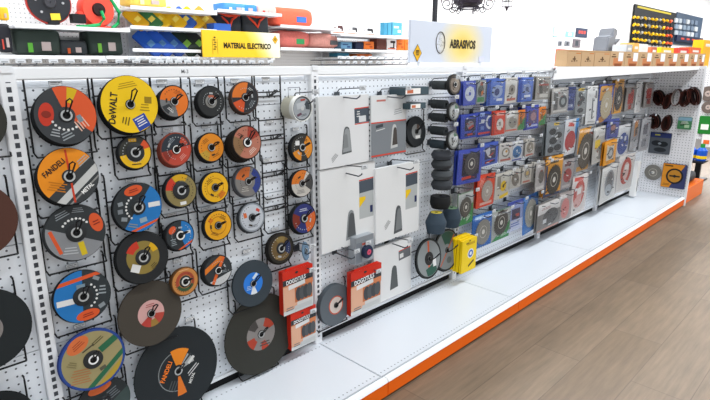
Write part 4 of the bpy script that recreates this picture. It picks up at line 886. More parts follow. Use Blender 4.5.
def holes_mat(name, base, hole, ax, pitch, rad, square=None, rough=.45):
    """painted sheet steel with a regular grid of punched holes"""
    m = bpy.data.materials.new(name); m.use_nodes = True; nt = m.node_tree; b = nt.nodes['Principled BSDF']
    tc = N(nt, 'ShaderNodeTexCoord'); sp = N(nt, 'ShaderNodeSeparateXYZ'); nt.links.new(tc.outputs['Object'], sp.inputs[0])
    U, V = sp.outputs[ax[0]], sp.outputs[ax[1]]
    fu = mth(nt, 'ABSOLUTE', mth(nt, 'SUBTRACT', mth(nt, 'FRACT', mth(nt, 'DIVIDE', U, pitch[0])), .5))
    fv = mth(nt, 'ABSOLUTE', mth(nt, 'SUBTRACT', mth(nt, 'FRACT', mth(nt, 'DIVIDE', V, pitch[1])), .5))
    if square:
        fac = mth(nt, 'MULTIPLY', mth(nt, 'LESS_THAN', fu, square[0]/pitch[0]/2), mth(nt, 'LESS_THAN', fv, square[1]/pitch[1]/2))
    else:
        r2 = mth(nt, 'ADD', mth(nt, 'POWER', mth(nt, 'MULTIPLY', fu, pitch[0]), 2), mth(nt, 'POWER', mth(nt, 'MULTIPLY', fv, pitch[1]), 2))
        fac = mth(nt, 'LESS_THAN', r2, rad*rad)
    mx = N(nt, 'ShaderNodeMixRGB'); mx.inputs[1].default_value = lin(base); mx.inputs[2].default_value = lin(hole)
    nt.links.new(fac, mx.inputs[0]); nt.links.new(mx.outputs[0], b.inputs['Base Color'])
    b.inputs['Roughness'].default_value = rough
    return m
PEG = holes_mat('pegboard_steel', '#e4e9ef', '#4f545c', (0, 2), (.0275, .0275), .0033)
PEGW = holes_mat('pegboard_steel_side', '#e3e3e6', '#6a6a70', (1, 2), (.0275, .0275), .0042)
PEGF = holes_mat('pegboard_far', '#eeeeee', '#9a9a9a', (0, 2), (.03, .03), .004)
DECKM = holes_mat('deck_steel', '#e9edf2', '#9aa0a8', (0, 2), (.03, 9.), .003, (.00001, .00001), .3)
SLOT = holes_mat('slotted_steel', '#e4e6e9', '#33373f', (0, 2), (.2, .0265), 0, (.0125, .0155))
WHITE = mat('#e8eaed', .4)
BLACKW = mat('#17181a', .4)
CHROME = mat('#6d7279', .35, .5)
def plastic():
    m = bpy.data.materials.new('clear_plastic'); m.use_nodes = True; nt = m.node_tree
    for n in list(nt.nodes): nt.nodes.remove(n)
    o = N(nt, 'ShaderNodeOutputMaterial'); t = N(nt, 'ShaderNodeBsdfTransparent'); g = N(nt, 'ShaderNodeBsdfGlossy'); g.inputs['Roughness'].default_value = .28
    t.inputs[0].default_value = (.96, .97, .98, 1)
    lw = N(nt, 'ShaderNodeLayerWeight'); lw.inputs[0].default_value = .22
    f = mth(nt, 'ADD', mth(nt, 'MULTIPLY', lw.outputs['Fresnel'], .4), .04)
    x = N(nt, 'ShaderNodeMixShader'); nt.links.new(f, x.inputs[0]); nt.links.new(t.outputs[0], x.inputs[1]); nt.links.new(g.outputs[0], x.inputs[2]); nt.links.new(x.outputs[0], o.inputs[0])
    return m
CLEAR = plastic()

# ------------------------------------------------------------------ mesh helpers
class MB:
    def __init__(s): s.v = []; s.f = []; s.mi = []; s.m = []
    def slot(s, m):
        if m not in s.m: s.m.append(m)
        return s.m.index(m)
    def face(s, pts, m):
        n = len(s.v); s.v += [tuple(p) for p in pts]; s.f.append(tuple(range(n, n+len(pts)))); s.mi.append(s.slot(m))
    def raw(s, vs, fs, m):
        n = len(s.v); s.v += [tuple(p) for p in vs]; k = s.slot(m)
        for f in fs: s.f.append(tuple(i+n for i in f)); s.mi.append(k)
    def box(s, c, d, m, rot=None, taper=None):
        x, y, z = (q/2 for q in d); vs = []
        for a in (-1, 1):
            for b in (-1, 1):
                for e in (-1, 1):
                    p = Vector((a*x, b*y, e*z))
                    if taper and e > 0: p.x *= taper; p.y *= taper
                    if rot: p = rot @ p
                    vs.append(p + Vector(c))
        s.raw(vs, [(0,1,3,2),(4,6,7,5),(0,4,5,1),(2,3,7,6),(0,2,6,4),(1,5,7,3)], m)
        return s
    def tube(s, pts, r, m, n=6, closed=False):
        pts = [Vector(p) for p in pts]; L = len(pts); rings = []
        for i, p in enumerate(pts):
            a = pts[(i-1) % L] if (closed or i > 0) else p; b = pts[(i+1) % L] if (closed or i < L-1) else p
            t = (b-a).normalized() if (b-a).length > 1e-9 else Vector((0,0,1))
            up = Vector((0,0,1)) if abs(t.z) < .9 else Vector((1,0,0))
            u = t.cross(up).normalized(); w = t.cross(u)
            rings.append([p + (u*math.cos(2*PI*k/n) + w*math.sin(2*PI*k/n))*r for k in range(n)])
        vs = [q for R in rings for q in R]; fs = []
        for i in range(L if closed else L-1):
            j = (i+1) % L
            for k in range(n): fs.append((i*n+k, i*n+(k+1) % n, j*n+(k+1) % n, j*n+k))
        if not closed: fs += [tuple(range(n)), tuple(range((L-1)*n, L*n))]
        s.raw(vs, fs, m); return s
    def lathe(s, prof, m, n=40, axis='y', closed=True, c=(0,0,0)):
        """prof: (radius, position along axis)"""
        vs = []
        for r, h in prof:
            for k in range(n):
                a = 2*PI*k/n; x, z = r*math.cos(a), r*math.sin(a)
                p = (x, h, z) if axis == 'y' else ((x, z, h) if axis == 'z' else (h, x, z))
                vs.append((p[0]+c[0], p[1]+c[1], p[2]+c[2]))
        L = len(prof); fs = []
        for i in range(L if closed else L-1):
            j = (i+1) % L
            for k in range(n): fs.append((i*n+k, j*n+k, j*n+(k+1) % n, i*n+(k+1) % n))
        s.raw(vs, fs, m); return s
    def prism(s, poly, d0, d1, m, axis='y'):
        """polygon in the plane across AXIS, extruded from d0 to d1"""
        f = {'y': lambda u, v, d: (u, d, v), 'x': lambda u, v, d: (d, u, v), 'z': lambda u, v, d: (u, v, d)}[axis]
        n = len(poly); vs = [f(u, v, d0) for u, v in poly] + [f(u, v, d1) for u, v in poly]
        s.raw(vs, [tuple(range(n)), tuple(range(2*n-1, n-1, -1))] + [(i, n+i, n+(i+1) % n, (i+1) % n) for i in range(n)], m); return s
    def mesh(s, name, smooth=False, bevel=0):
        me = bpy.data.meshes.new(name); me.from_pydata(s.v, [], s.f)
        for m in s.m: me.materials.append(m)
        me.polygons.foreach_set('material_index', s.mi)
        bm = bmesh.new(); bm.from_mesh(me)
        if not getattr(s, 'flat', False): bmesh.ops.recalc_face_normals(bm, faces=bm.faces)
        if bevel: bmesh.ops.bevel(bm, geom=bm.edges[:], offset=bevel, segments=2, affect='EDGES', clamp_overlap=True)
        bm.to_mesh(me); bm.free()
        if smooth:
            me.polygons.foreach_set('use_smooth', [True]*len(me.polygons))
            try: me.set_sharp_from_angle(angle=math.radians(40))
            except Exception: pass
        me.update(); return me
    def build(s, name, parent=None, loc=(0,0,0), rot=(0,0,0), smooth=False, bevel=0):
        return place(name, s.mesh(name, smooth, bevel), parent, loc, rot)
def place(name, me, parent=None, loc=(0,0,0), rot=(0,0,0)):
    o = bpy.data.objects.new(name, me); COL.objects.link(o); o.location = loc; o.rotation_euler = rot
    if parent: o.parent = parent
    return o
def tag(o, label, cat, group=None):
    o['label'] = label; o['category'] = cat
    if group: o['group'] = group
    return o
def thing(name, label, cat, loc=(0,0,0), rot=(0,0,0), group=None):
    o = bpy.data.objects.new(name, None); o.empty_display_size = .05; COL.objects.link(o); o.location = loc; o.rotation_euler = rot
    return tag(o, label, cat, group)
def struct(o): o['kind'] = 'structure'; return o
def copy_thing(root, loc, label=None, group=None, rot=None):
    r = root.copy(); COL.objects.link(r); r.location = loc
    if rot: r.rotation_euler = rot
    if label: r['label'] = label
    if group: r['group'] = group
    for ch in list(root.children):
        c = ch.copy(); COL.objects.link(c); c.parent = r
        for g in list(ch.children):
            d = g.copy(); COL.objects.link(d); d.parent = c
    return r

# flat printed artwork: coloured paper shapes lying on a face that looks towards -y
def clip(poly, out):
    res = list(poly)
    for i in range(len(out)):
        a, b = out[i], out[(i+1) % len(out)]; inp = res; res = []
        side = lambda p: (b[0]-a[0])*(p[1]-a[1]) - (b[1]-a[1])*(p[0]-a[0])
        for j in range(len(inp)):
            p, q = inp[j], inp[(j+1) % len(inp)]; sp, sq = side(p), side(q)
            if sp >= 0: res.append(p)
            if (sp >= 0) != (sq >= 0):
                t = sp/(sp-sq); res.append((p[0]+(q[0]-p[0])*t, p[1]+(q[1]-p[1])*t))
        if not res: return []
    return res
def circ(r, n=48, cx=0, cy=0, ry=None, rot=0):
    ry = r if ry is None else ry; c, s = math.cos(rot), math.sin(rot)
    return [(cx + r*math.cos(2*PI*k/n)*c - ry*math.sin(2*PI*k/n)*s, cy + r*math.cos(2*PI*k/n)*s + ry*math.sin(2*PI*k/n)*c) for k in range(n)]
def rpoly(cx, cy, w, h, deg):
    c, s = math.cos(math.radians(deg)), math.sin(math.radians(deg))
    return [(cx+x*c-y*s, cy+x*s+y*c) for x, y in ((-w/2,-h/2),(w/2,-h/2),(w/2,h/2),(-w/2,h/2))]
def ink(h, f=.8):
    v = [int(h.lstrip('#')[i:i+2], 16) for i in (0, 2, 4)]
    return '#%02x%02x%02x' % tuple(int(round(255*((q/255)**2.2*f)**(1/2.2))) for q in v)
def art(layers, out, su, sv, rough=.5):
    b = MB(); b.flat = True; y = -.0002
    def put(poly, col, o=out):
        p = clip(poly, o) if o else poly
        if len(p) > 2: b.face([(u*su, y, v*sv) for u, v in p], mat(ink(col), rough))
    def band(ang, a, c):
        w = 4; u = (math.cos(math.radians(ang)), math.sin(math.radians(ang))); t = (-u[1], u[0])
        return [(u[0]*a-t[0]*w, u[1]*a-t[1]*w), (u[0]*c-t[0]*w, u[1]*c-t[1]*w), (u[0]*c+t[0]*w, u[1]*c+t[1]*w), (u[0]*a+t[0]*w, u[1]*a+t[1]*w)]
    for L in layers:
        k = L[0]
        if k == 'base': put(out, L[1], None)
        elif k == 'half': put(band(L[1], L[2], 4), L[3])
        elif k == 'half2': put(band(L[1], L[2], L[3]), L[4])
        elif k == 'half2c': put(band(L[1], L[2], L[3]), L[4], circ(L[5]))
        elif k == 'half2r':
            p = clip(band(L[1], L[2], L[3]), circ(L[3] if L[3] < 1 else 1)); p = clip(band(L[1]+90, L[4], L[5]), p) if len(p) > 2 else p
            if len(p) > 2: put(p, L[6])
        elif k == 'ring': put(circ(L[2]), L[3], None)
        elif k == 'sec':
            a0, a1, r0, r1, col = L[1:]; n = max(2, int(abs(a1-a0)/8))
            for i in range(n):
                A, B = (math.radians(a0+(a1-a0)*q/n) for q in (i, i+1))
                put([(r0*math.cos(A), r0*math.sin(A)), (r1*math.cos(A), r1*math.sin(A)), (r1*math.cos(B), r1*math.sin(B)), (r0*math.cos(B), r0*math.sin(B))], col)
        elif k == 'arc':
            a0, a1, r, n, s, col = L[1:]
            for i in range(n):
                A = math.radians(a0+(a1-a0)*i/max(1, n-1)); put(circ(s, 8, r*math.cos(A), r*math.sin(A)), col)
        elif k == 'ell': put(circ(L[3], 24, L[1], L[2], L[4], math.radians(L[5])), L[6])
        elif k == 'rect': put(rpoly(L[1], L[2], L[3], L[4], L[5]), L[6])
        elif k == 'poly': put(L[1] if sum(L[1][i-1][0]*L[1][i][1]-L[1][i][0]*L[1][i-1][1] for i in range(len(L[1]))) > 0 else L[1][::-1], L[2])
        elif k == 'lines':
            cx, cy, w, h, deg, n, col = L[1:]; c, s = math.cos(math.radians(deg)), math.sin(math.radians(deg))
            for i in range(n):
                o = (i-(n-1)/2)*h/max(n, 1); ww = w*(1-.25*((i*7) % 3)/2)
                put(rpoly(cx-o*s, cy+o*c, ww, h/n*.42, deg), col)
        y -= .00012
    return b, y
def lettering(txt, cx, cz, size, deg, col, y, parent, bold=.012, sx=1., name='lettering', loc=None, rough=.5):
    cu = bpy.data.curves.new(name, 'FONT'); cu.body = txt; cu.size = size; cu.align_x = 'CENTER'; cu.align_y = 'CENTER'; cu.offset = size*bold; cu.resolution_u = 3
    t = bpy.data.objects.new(name, cu); me = bpy.data.meshes.new_from_object(t); bpy.data.objects.remove(t)
    c, s = math.cos(math.radians(deg)), math.sin(math.radians(deg))
    for v in me.vertices:
        a, b = v.co.x*sx, v.co.y
        v.co = (cx + a*c - b*s, y, cz + a*s + b*c)
    me.materials.clear(); me.materials.append(mat(col, rough)); me.name = name
    return place(name, me, parent)

# ================================================================== SETTING
FLOORZ = 0.
def floor_mat():
    m = bpy.data.materials.new('wood_look_tiles'); m.use_nodes = True; nt = m.node_tree; b = nt.nodes['Principled BSDF']
    tc = N(nt, 'ShaderNodeTexCoord'); mp = N(nt, 'ShaderNodeMapping'); nt.links.new(tc.outputs['Object'], mp.inputs[0])
    br = N(nt, 'ShaderNodeTexBrick'); br.offset = .37
    for k, v in (('Scale', 1.), ('Mortar Size', .0022), ('Mortar Smooth', .3), ('Bias', 0.), ('Brick Width', 1.25), ('Row Height', .235)): br.inputs[k].default_value = v
    br.inputs['Color1'].default_value = lin('#6e5d4a'); br.inputs['Color2'].default_value = lin('#7d6c59'); br.inputs['Mortar'].default_value = lin('#5c4e40')
    nt.links.new(mp.outputs[0], br.inputs['Vector'])
    mp2 = N(nt, 'ShaderNodeMapping'); mp2.inputs['Scale'].default_value = (2.2, 26, 1); nt.links.new(tc.outputs['Object'], mp2.inputs[0])
    no = N(nt, 'ShaderNodeTexNoise'); no.inputs['Scale'].default_value = 1.6; no.inputs['Detail'].default_value = 6; no.inputs['Roughness'].default_value = .65; nt.links.new(mp2.outputs[0], no.inputs['Vector'])
    no2 = N(nt, 'ShaderNodeTexNoise'); no2.inputs['Scale'].default_value = 4.; no2.inputs['Detail'].default_value = 4; nt.links.new(tc.outputs['Object'], no2.inputs['Vector'])
    rp = N(nt, 'ShaderNodeValToRGB'); rp.color_ramp.elements[0].position = .3; rp.color_ramp.elements[1].position = .72
    rp.color_ramp.elements[0].color = (.68, .68, .68, 1); rp.color_ramp.elements[1].color = (1.25, 1.22, 1.2, 1)
    nt.links.new(mth(nt, 'ADD', mth(nt, 'MULTIPLY', no.outputs['Fac'], .75), mth(nt, 'MULTIPLY', no2.outputs['Fac'], .25)), rp.inputs[0])
    mx = N(nt, 'ShaderNodeMixRGB', blend_type='MULTIPLY'); mx.inputs[0].default_value = 1
    nt.links.new(br.outputs['Color'], mx.inputs[1]); nt.links.new(rp.outputs[0], mx.inputs[2]); nt.links.new(mx.outputs[0], b.inputs['Base Color'])
    b.inputs['Roughness'].default_value = .5
    return m
struct(MB().box((12, 0, -.05), (40, 16, .1), floor_mat()).build('floor'))
WALLM = mat('#f4f4f4', .8)
struct(MB().box((12, 3.98, 2.1), (40, .16, 4.2), WALLM).build('wall_back'))
struct(MB().box((32, 0, 2.1), (.16, 16, 4.2), WALLM).build('wall_right'))
struct(MB().box((12, 0, 4.25), (40, 16, .1), mat('#f6f6f6', .8)).build('ceiling'))

# ================================================================== GONDOLA (near run)
BW = 1.15; ZD = .085; ZT = 1.373; NB = 5
def upright(x, label):
    t = thing('slotted_upright', label, 'shelf post', (x, 0, 0), group='slotted uprights of the pegboard run')
    ph = 1.40 if x < 3.3 else 1.382
    MB().box((0, .008, ph/2), (.044, .05, ph), WHITE).build('post', t, bevel=.002)
    b = MB(); b.flat = True; b.face([(.0915, -.0176, .12), (.1085, -.0176, .12), (.1085, -.0176, 1.36), (.0915, -.0176, 1.36)], SLOT); b.build('slot_strip', t, (-.1, 0, 0))
    if x < 3.3: MB().box((0, -.018, 1.395), (.03, .006, .02), WHITE).build('cap', t)
    return t
UL = ['slotted white upright at the board edge by the huge reddish disc', 'slotted white upright between the small discs and the white pouches', 'slotted white upright between the stacked wheels and the blue packets', 'slotted white upright where the cardboard boxes begin', 'slotted white upright behind the packets under the cardboard boxes', 'slotted white upright in the corner behind the side panel']
for i in range(6): upright(i*BW, UL[i])
upright(-1*BW, 'slotted white upright at the far left end of the board')
BL = ['neighbouring', 'disc covered', 'white pouch', 'blue packet', 'first boxed', 'last boxed']
DY0, DY1 = -.455, .02
BASEL = {-1: 'white base shelf in front of the neighbouring board, below the black discs', 0: 'white orange fronted base shelf under the huge charcoal disc', 1: 'white orange fronted base shelf under the grey bench wheel', 2: 'white orange fronted base shelf beside the yellow packets', 3: 'white orange fronted base shelf below the big grey and white packet', 4: 'white orange fronted base shelf meeting the side panel'}
def deck_mat():
    m = bpy.data.materials.new('punched_deck_steel'); m.use_nodes = True; nt = m.node_tree; b = nt.nodes['Principled BSDF']; b.inputs['Roughness'].default_value = .3
    tc = N(nt, 'ShaderNodeTexCoord'); sp = N(nt, 'ShaderNodeSeparateXYZ'); nt.links.new(tc.outputs['Object'], sp.inputs[0])
    fu = mth(nt, 'MULTIPLY', mth(nt, 'SUBTRACT', mth(nt, 'FRACT', mth(nt, 'DIVIDE', sp.outputs[0], .0235)), .5), .0235)
    fac = None
    for yk in (-.428, -.404, -.045):
        dv = mth(nt, 'SUBTRACT', sp.outputs[1], yk)
        r2 = mth(nt, 'ADD', mth(nt, 'POWER', fu, 2), mth(nt, 'POWER', dv, 2))
        q = mth(nt, 'LESS_THAN', r2, .0036**2); fac = q if fac is None else mth(nt, 'MAXIMUM', fac, q)
    mx = N(nt, 'ShaderNodeMixRGB'); mx.inputs[1].default_value = lin('#dde3ea'); mx.inputs[2].default_value = lin('#8a9098')
    nt.links.new(fac, mx.inputs[0]); nt.links.new(mx.outputs[0], b.inputs['Base Color']); return m
DECK = deck_mat()
for i in range(-1, NB):
    x0 = i*BW; cx = x0 + BW/2
    lab = {-1: 'neighbouring pegboard shelf bay left of the first slotted post', 0: 'pegboard shelf bay covered with round grinding discs', 1: 'pegboard shelf bay with white pouches and stacked wheels',
           2: 'pegboard shelf bay with blue packets next to the stacked wheels', 3: 'pegboard shelf bay beginning under the cardboard boxes', 4: 'last pegboard shelf bay ending at the side panel with sanding belts'}[i]
    t = thing('gondola_bay', lab, 'shelf unit', (cx, 0, 0), group='bays of the white pegboard shelving run')
    w = BW - .046
    # four pressed pegboard sheets with a thin joint
    b = MB(); zs = [.135, .52, .88, 1.25, 1.345]
    for a, c in zip(zs[:-1], zs[1:]): b.box((0, .012, (a+c)/2), (w, .016, c-a-.003), PEG)
    b.build('pegboard_panel', t)
    MB().box((0, .014, .105), (w, .012, .036), mat('#101113', .8)).build('gap_shade_strip', t)  # black strip paints the shade of the open gap under the board
    MB().box((0, .001, .132), (w, .012, .016), WHITE).build('lower_rail', t, bevel=.002)
    MB().box((0, .002, 1.383 if i < 3 else 1.373), (w+.02, .035, .036 if i < 3 else .018), mat('#eceef0', .35)).build('top_rail', t, bevel=.003)
    bay0 = t
    t = thing('base_shelf', BASEL[i], 'base shelf', (cx, 0, 0), group='white base shelves with orange fronts')
    if i == 0: lettering('M-3', -.03, 1.384, .018, 0, '#6a6d72', -.0162, COL.objects['gondola_bay.001'] if False else bay0, .01, name='rail_lettering')
    d = MB().box((0, (DY0+DY1)/2, ZD-.009), (BW-.004, DY1-DY0, .018), DECK).build('base_deck', t, bevel=.002)
    MB().box((0, DY0+.024, ZD+.002), (BW-.003, .004, .005), mat('#b9bec4', .4)).build('deck_groove', d)
    MB().prism([(DY0+.012, ZD+.008), (DY0-.008, ZD+.006), (DY0-.014, ZD-.008), (DY0+.012, ZD-.008)], -BW/2+.002, BW/2-.002, mat('#f0f2f4', .3), 'x').build('front_lip', t)
    MB().box((0, DY0-.006, .042), (BW-.002, .012, .064), mat('#e8640a', .6)).build('kickplate', t, bevel=.002)
    MB().box((0, DY0+.02, .01), (BW-.01, .03, .02), mat('#1b1b1c', .7)).build('toe_strip', t)
# back face of the run, so that the board has a body
tag(MB().box((2*BW, .075, .70), (6*BW, .05, 1.32), WHITE).build('back_cladding'), 'white steel back sheet behind the whole pegboard run', 'back panel')
# end panel (side wing) with its own pegboard face
WX = NB*BW
t = thing('end_panel', 'white perforated side panel hung with sanding belts at the run end', 'end panel', (WX, 0, 0))
MB().box((.012, -.235, .72), (.02, .44, 1.30), PEGW).build('pegboard_panel', t)
MB().box((.012, -.466, .70), (.03, .022, 1.40), WHITE).build('edge_post', t, bevel=.003)
MB().box((.012, -.235, 1.385), (.028, .46, .024), WHITE).build('top_rail', t)
# wedge shaped top shelf carrying the boxes: its front edge runs from the post out to the side panel
t = thing('top_shelf', 'white wedge shaped top shelf under the row of cardboard boxes', 'shelf', (0, 0, 0))
TA, TB = Vector((3.42, -.03)), Vector((5.74, -.415))
MB().prism([(TA.x, TA.y), (TB.x, TB.y), (TB.x, .10), (TA.x+.03, .10)], 1.387, 1.395, WHITE, 'z').build('shelf_board', t)
fq = MB(); nn = Vector((-(TB-TA).y, (TB-TA).x)).normalized()
def P2(p, o, z): return (p.x+nn.x*o, p.y+nn.y*o, z)
fq.raw([P2(TA, -.004, 1.302), P2(TB, -.004, 1.364), P2(TB, -.004, 1.395), P2(TA+(TB-TA)*.012, -.004, 1.395), P2(TA, .006, 1.302), P2(TB, .006, 1.364), P2(TB, .006, 1.395), P2(TA+(TB-TA)*.012, .006, 1.395)], [(0,1,2,3),(4,7,6,5),(0,4,5,1),(1,5,6,2),(2,6,7,3),(3,7,4,0)], mat('#f1f2f4', .35))
fq.build('front_fascia', t)
HOOKM = mat('#4c5157', .35, .3)
# ================================================================== WIRE HOOKS FOR DISCS
SLOPE = .42
def disc_hook(x, z, R, reach, label, group='black wire disc hooks', empty=False):
    face = reach - .05
    t = thing('disc_hook', label, 'hook', (x, 0, z), group=group)
    w = min(max(1.02*R, .034), .1); ht = R*1.18 + .010 if R < .09 else R*.95; hb = R*1.12+.012 if R < .09 else R*1.02; r = .0030
    f = MB()
    for s in (-1, 1):
        f.tube([(s*w, .0035, ht+.006), (s*w, -.007, ht+.006), (s*w, -.010, ht-.004), (s*w, -.010, -hb), (s*w*.96, -.03, -hb-.012)], r, BLACKW)
    f.tube([(-w*.96, -.03, -hb-.012), (w*.96, -.03, -hb-.012)], r, BLACKW)
    for zz in ((.25*R, -.02*R) if empty else (.3*R,)): f.tube([(-w, -.010, zz), (w, -.010, zz)], r, BLACKW)
    f.build('frame', t, smooth=True)
    p = MB(); e = .0052; z0 = .3*R; up = .052 if R > .065 else .026; q = reach
    zb = -SLOPE*(face-.012)
    S_ = lambda e_: [(e_, -.010, z0), (e_, -.013, zb), (e_, -face, .0), (e_, -face-(q-face)*.5, up*.42), (e_*1.6, -face-(q-face)*.88, up*.86)]
    p.tube(S_(-e) + [(0, -q, up)] + S_(e)[::-1], .0026, BLACKW)
    p.build('prong', t, smooth=True)
    return t
_disc_cache = {}
def disc_mesh(R, t, col):
    k = (round(R, 3), t, col)
    if k not in _disc_cache:
        b = MB(); e = min(.001, t*.2)
        b.lathe([(.0115, 0), (R-e, 0), (R, e), (R, t-e), (R-e, t), (.0115, t)], grit(col), 48)
        _disc_cache[k] = b.mesh('abrasive_disc', smooth=True)
    return _disc_cache[k]
UNIT = circ(1., 56)
def make_disc(D, name='grinding_disc', cat='grinding disc', group='abrasive discs on the pegboard', tilt=None):
    R, d = D['R'], D['d']; small = R < .075
    tl = random.uniform(-8, -3) if tilt is None else tilt
    root = thing(name, D['l'], cat, (D['x'], -d, D['z']), (math.radians(tl), math.radians(random.uniform(-3, 3)), math.radians(random.uniform(-1.5, 1.5))), group)
    place('abrasive_body', disc_mesh(R, D['t'], D['b']), root)
    extra = []
    if small and D['hub'] > .15 and len(D['art']) > 2:
        lum = int(D['art'][0][1][1:3], 16)+int(D['art'][0][1][3:5], 16)+int(D['art'][0][1][5:7], 16); a0 = random.uniform(0, 360)
        c1 = '#3a3026' if lum > 330 else '#b4b8ba'
        extra = [('arc', a0, a0+110, .78, 9, .035, c1), ('arc', a0+170, a0+250, .62, 7, .03, c1), ('sec', a0+128, a0+156, .5, .62, c1)]
    a, y = art(D['art'] + extra + [('ell', 0, 0, .0125/R, .0125/R, 0, '#0b0b0c')], UNIT, R*(.925 if small else .985), R*(.925 if small else .985))  # last layer: near-black dot paints the shade inside the bore
    a.build('paper_label', root)
    hr = max(D['hub']*R, .0145)
    c = MB()
    c.lathe([(.0112, -.0035), (hr*.8, -.0040), (hr, y-.0001), (hr, .0005), (.0112, .0005)], mat('#26282a' if not D['hubr'] else '#2b2c2c', .5), 32)
    c.build('hub', root, smooth=True)
    ir = max(D['hubr']*R, min(.0165, hr*.86)) if D['hub']*R > .016 else .0135
    MB().lathe([(.0112, -.0046), (ir, -.0046), (ir, -.0034), (.0112, -.0034)], mat(D['hubc'], .35, .2), 28).build('center_ring', root, smooth=True)
    for s, cx, cy, size, deg, col in D['txt']:
        lettering(s, cx*R, cy*R, size*R, deg, col, y-.0003, root, bold=.02, sx=.82)
    # the discs stacked behind it on the same hook
    if D['n'] > 1:
        g = 'discs stacked behind the ' + D['s']; lab = 'disc stacked behind the ' + D['s']
        me = disc_mesh(R, D['t'], D['b'])
        for k in range(1, D['n']):
            o = place(name, me, None, (D['x']+random.uniform(-1, 1)*R*.025, -d + k*(D['t']+.0004), D['z'] - k*D['t']*SLOPE + random.uniform(-1, 1)*R*.015), root.rotation_euler)
            tag(o, lab, cat, g)
    return root
for D in DISCS:
    big = D['R'] > .12
    make_disc(D, 'cutting_disc' if big else 'grinding_disc', 'cutting disc' if big else 'grinding disc')
    disc_hook(D['x'], D['z'], D['R'], D['d'] + .05, 'wire hook carrying the ' + D['s'])
for D in WHEELS:
    make_disc(D, 'bench_grindstone' if 'bench' in D['s'] else 'grinding_disc', 'grinding wheel', 'loose discs on the second board')
    if 'bench' in D['s'] or 'small black' in D['s']: disc_hook(D['x'], D['z'], D['R'], D['d']+.05, 'wire hook carrying the ' + D['s'])
    else: disc_hook(D['x'], D['z'], D['R']*.9, D['d']+.075, 'wire hook through the ' + D['s'])
for x, z, w, h, l in EMPTY: disc_hook(x, z, .062, .07, 'empty black wire hook ' + l, empty=True)

# price tags on the board
tg = None
for x, z, l in TAGS:
    lab = 'small white price tag ' + l
    if tg is None:
        tg = thing('price_tag', lab, 'price tag', (x, -.003, z), group='price tags on the first board')
        MB().box((0, .0005, 0), (.038, .0018, .0165), mat('#a9adb2', .5)).build('frame', tg); MB().box((0, 0, 0), (.034, .002, .0125), mat('#e6e7e8', .5)).build('plate', tg)
        a = MB(); a.flat = True
        for px, pz, w, h in ((-.005, .0028, .018, .0022), (-.003, -.0025, .024, .0016), (.010, .0028, .008, .0022)): a.face([(px-w/2, -.0013, pz-h/2), (px+w/2, -.0013, pz-h/2), (px+w/2, -.0013, pz+h/2), (px-w/2, -.0013, pz+h/2)], mat('#75777a', .6))
        a.build('print', tg)
    else: copy_thing(tg, (x, -.003, z), lab)

# clear tub of discs at the end of the first board's top row
def tub():
    x, z = TUB
    t = thing('plastic_tub', 'round clear lidded tub of discs hanging beside the top of the slotted post', 'tub', (x, -.02, z))
    R = .052
    MB().lathe([(0.001, 0), (R*.93, 0), (R*.95, -.06), (R, -.062), (R, -.075), (R*.95, -.078), (0.001, -.078)], mat('#b9b7a6', .3), 40, closed=False).build('body', t, smooth=True)
    a, y = art([('base', '#a9b0b6'), ('sec', 0, 360, .9, 1, '#4a4f52'), ('rect', -.1, .25, .9, .5, 12, '#c6ccd0'), ('sec', -10, 50, .4, .85, '#4f565c'), ('rect', .1, .7, .5, .14, 5, '#b84a3c'), ('ell', .05, 0, .18, .18, 0, '#d9dcdc'), ('rect', -.3, -.5, .5, .2, 20, '#6b4c5c'), ('lines', .2, -.55, .6, .2, 10, 2, '#5c6268')], UNIT, R*.94, R*.94)
    o = a.build('printed_lid', t); o.location = (0, -.0785, 0)
    MB().lathe([(R*.95, -.083), (R*1.02, -.083), (R*1.02, -.06), (R*.95, -.06)], mat('#d8dad6', .25), 40).build('rim', t, smooth=True)
    MB().tube([(-.03, -.03, R*.8), (-.03, -.03, R+.03), (.03, -.03, R+.03), (.03, -.03, R*.8)], .002, CHROME).build('handle', t)
tub()

# ================================================================== WHITE CARD POUCHES
BOX1 = [(-1, -1), (1, -1), (1, 1), (-1, 1)]
for c in CARDS:
    x, z, w, h, d = c['r']
    t = thing('card_pouch', c['l'], 'card pouch', (x, -d, z), (math.radians(-1.2), 0, 0), 'white card pouches on the second board')
    MB().box((0, c['t']/2, 0), (w, c['t'], h), mat(c['b'], .5)).build('pouch', t, bevel=.002)
    a, y = art(c['art'], BOX1, w/2*.995, h/2*.995)
    a.build('printed_front', t)
    if 'grey bottomed' in c['s']:
        e = MB()
        for k in range(12): e.box((-w/2-.001, c['t']*.5, -h*.46+k*h*.083), (.003, c['t']*.5, .008), mat('#5c6064', .5))
        e.build('perforated_edge', t)

# grey price hooks
def price_hook(x, z, L, label, group, y=0):
    k = round(L, 2)
    t = thing('price_hook', label, 'hook', (x, y, z), group=group)
    if k not in price_hook.c:
        a = MB().box((0, -.004, .006), (.03, .005, .03), HOOKM)
        a.tube([(0, -.004, 0), (0, -L+.02, -.004), (0, -L, .008), (0, -L, .014)], .0031, HOOKM)
        b = MB().tube([(0, -.004, .018), (0, -.02, .034), (0, -L-.012, .044)], .0026, HOOKM)
        c = MB().box((0, -L-.016, .044), (.036, .004, .020), mat('#b4b8bc', .4))
        c.box((0, -L-.0185, .045), (.031, .001, .013), mat('#d6d9dc', .5))
        d = MB(); d.box((-.003, -L-.0195, .047), (.018, .0006, .003), mat('#6d7074', .5)); d.box((-.001, -L-.0195, .041), (.022, .0006, .002), mat('#6d7074', .5))
        price_hook.c[k] = [('prong', a.mesh('prong', True)), ('tag_arm', b.mesh('tag_arm', True)), ('tag_plate', c.mesh('tag_plate')), ('print', d.mesh('print'))]
    for n, me in price_hook.c[k]: place(n, me, t)
    return t
price_hook.c = {}
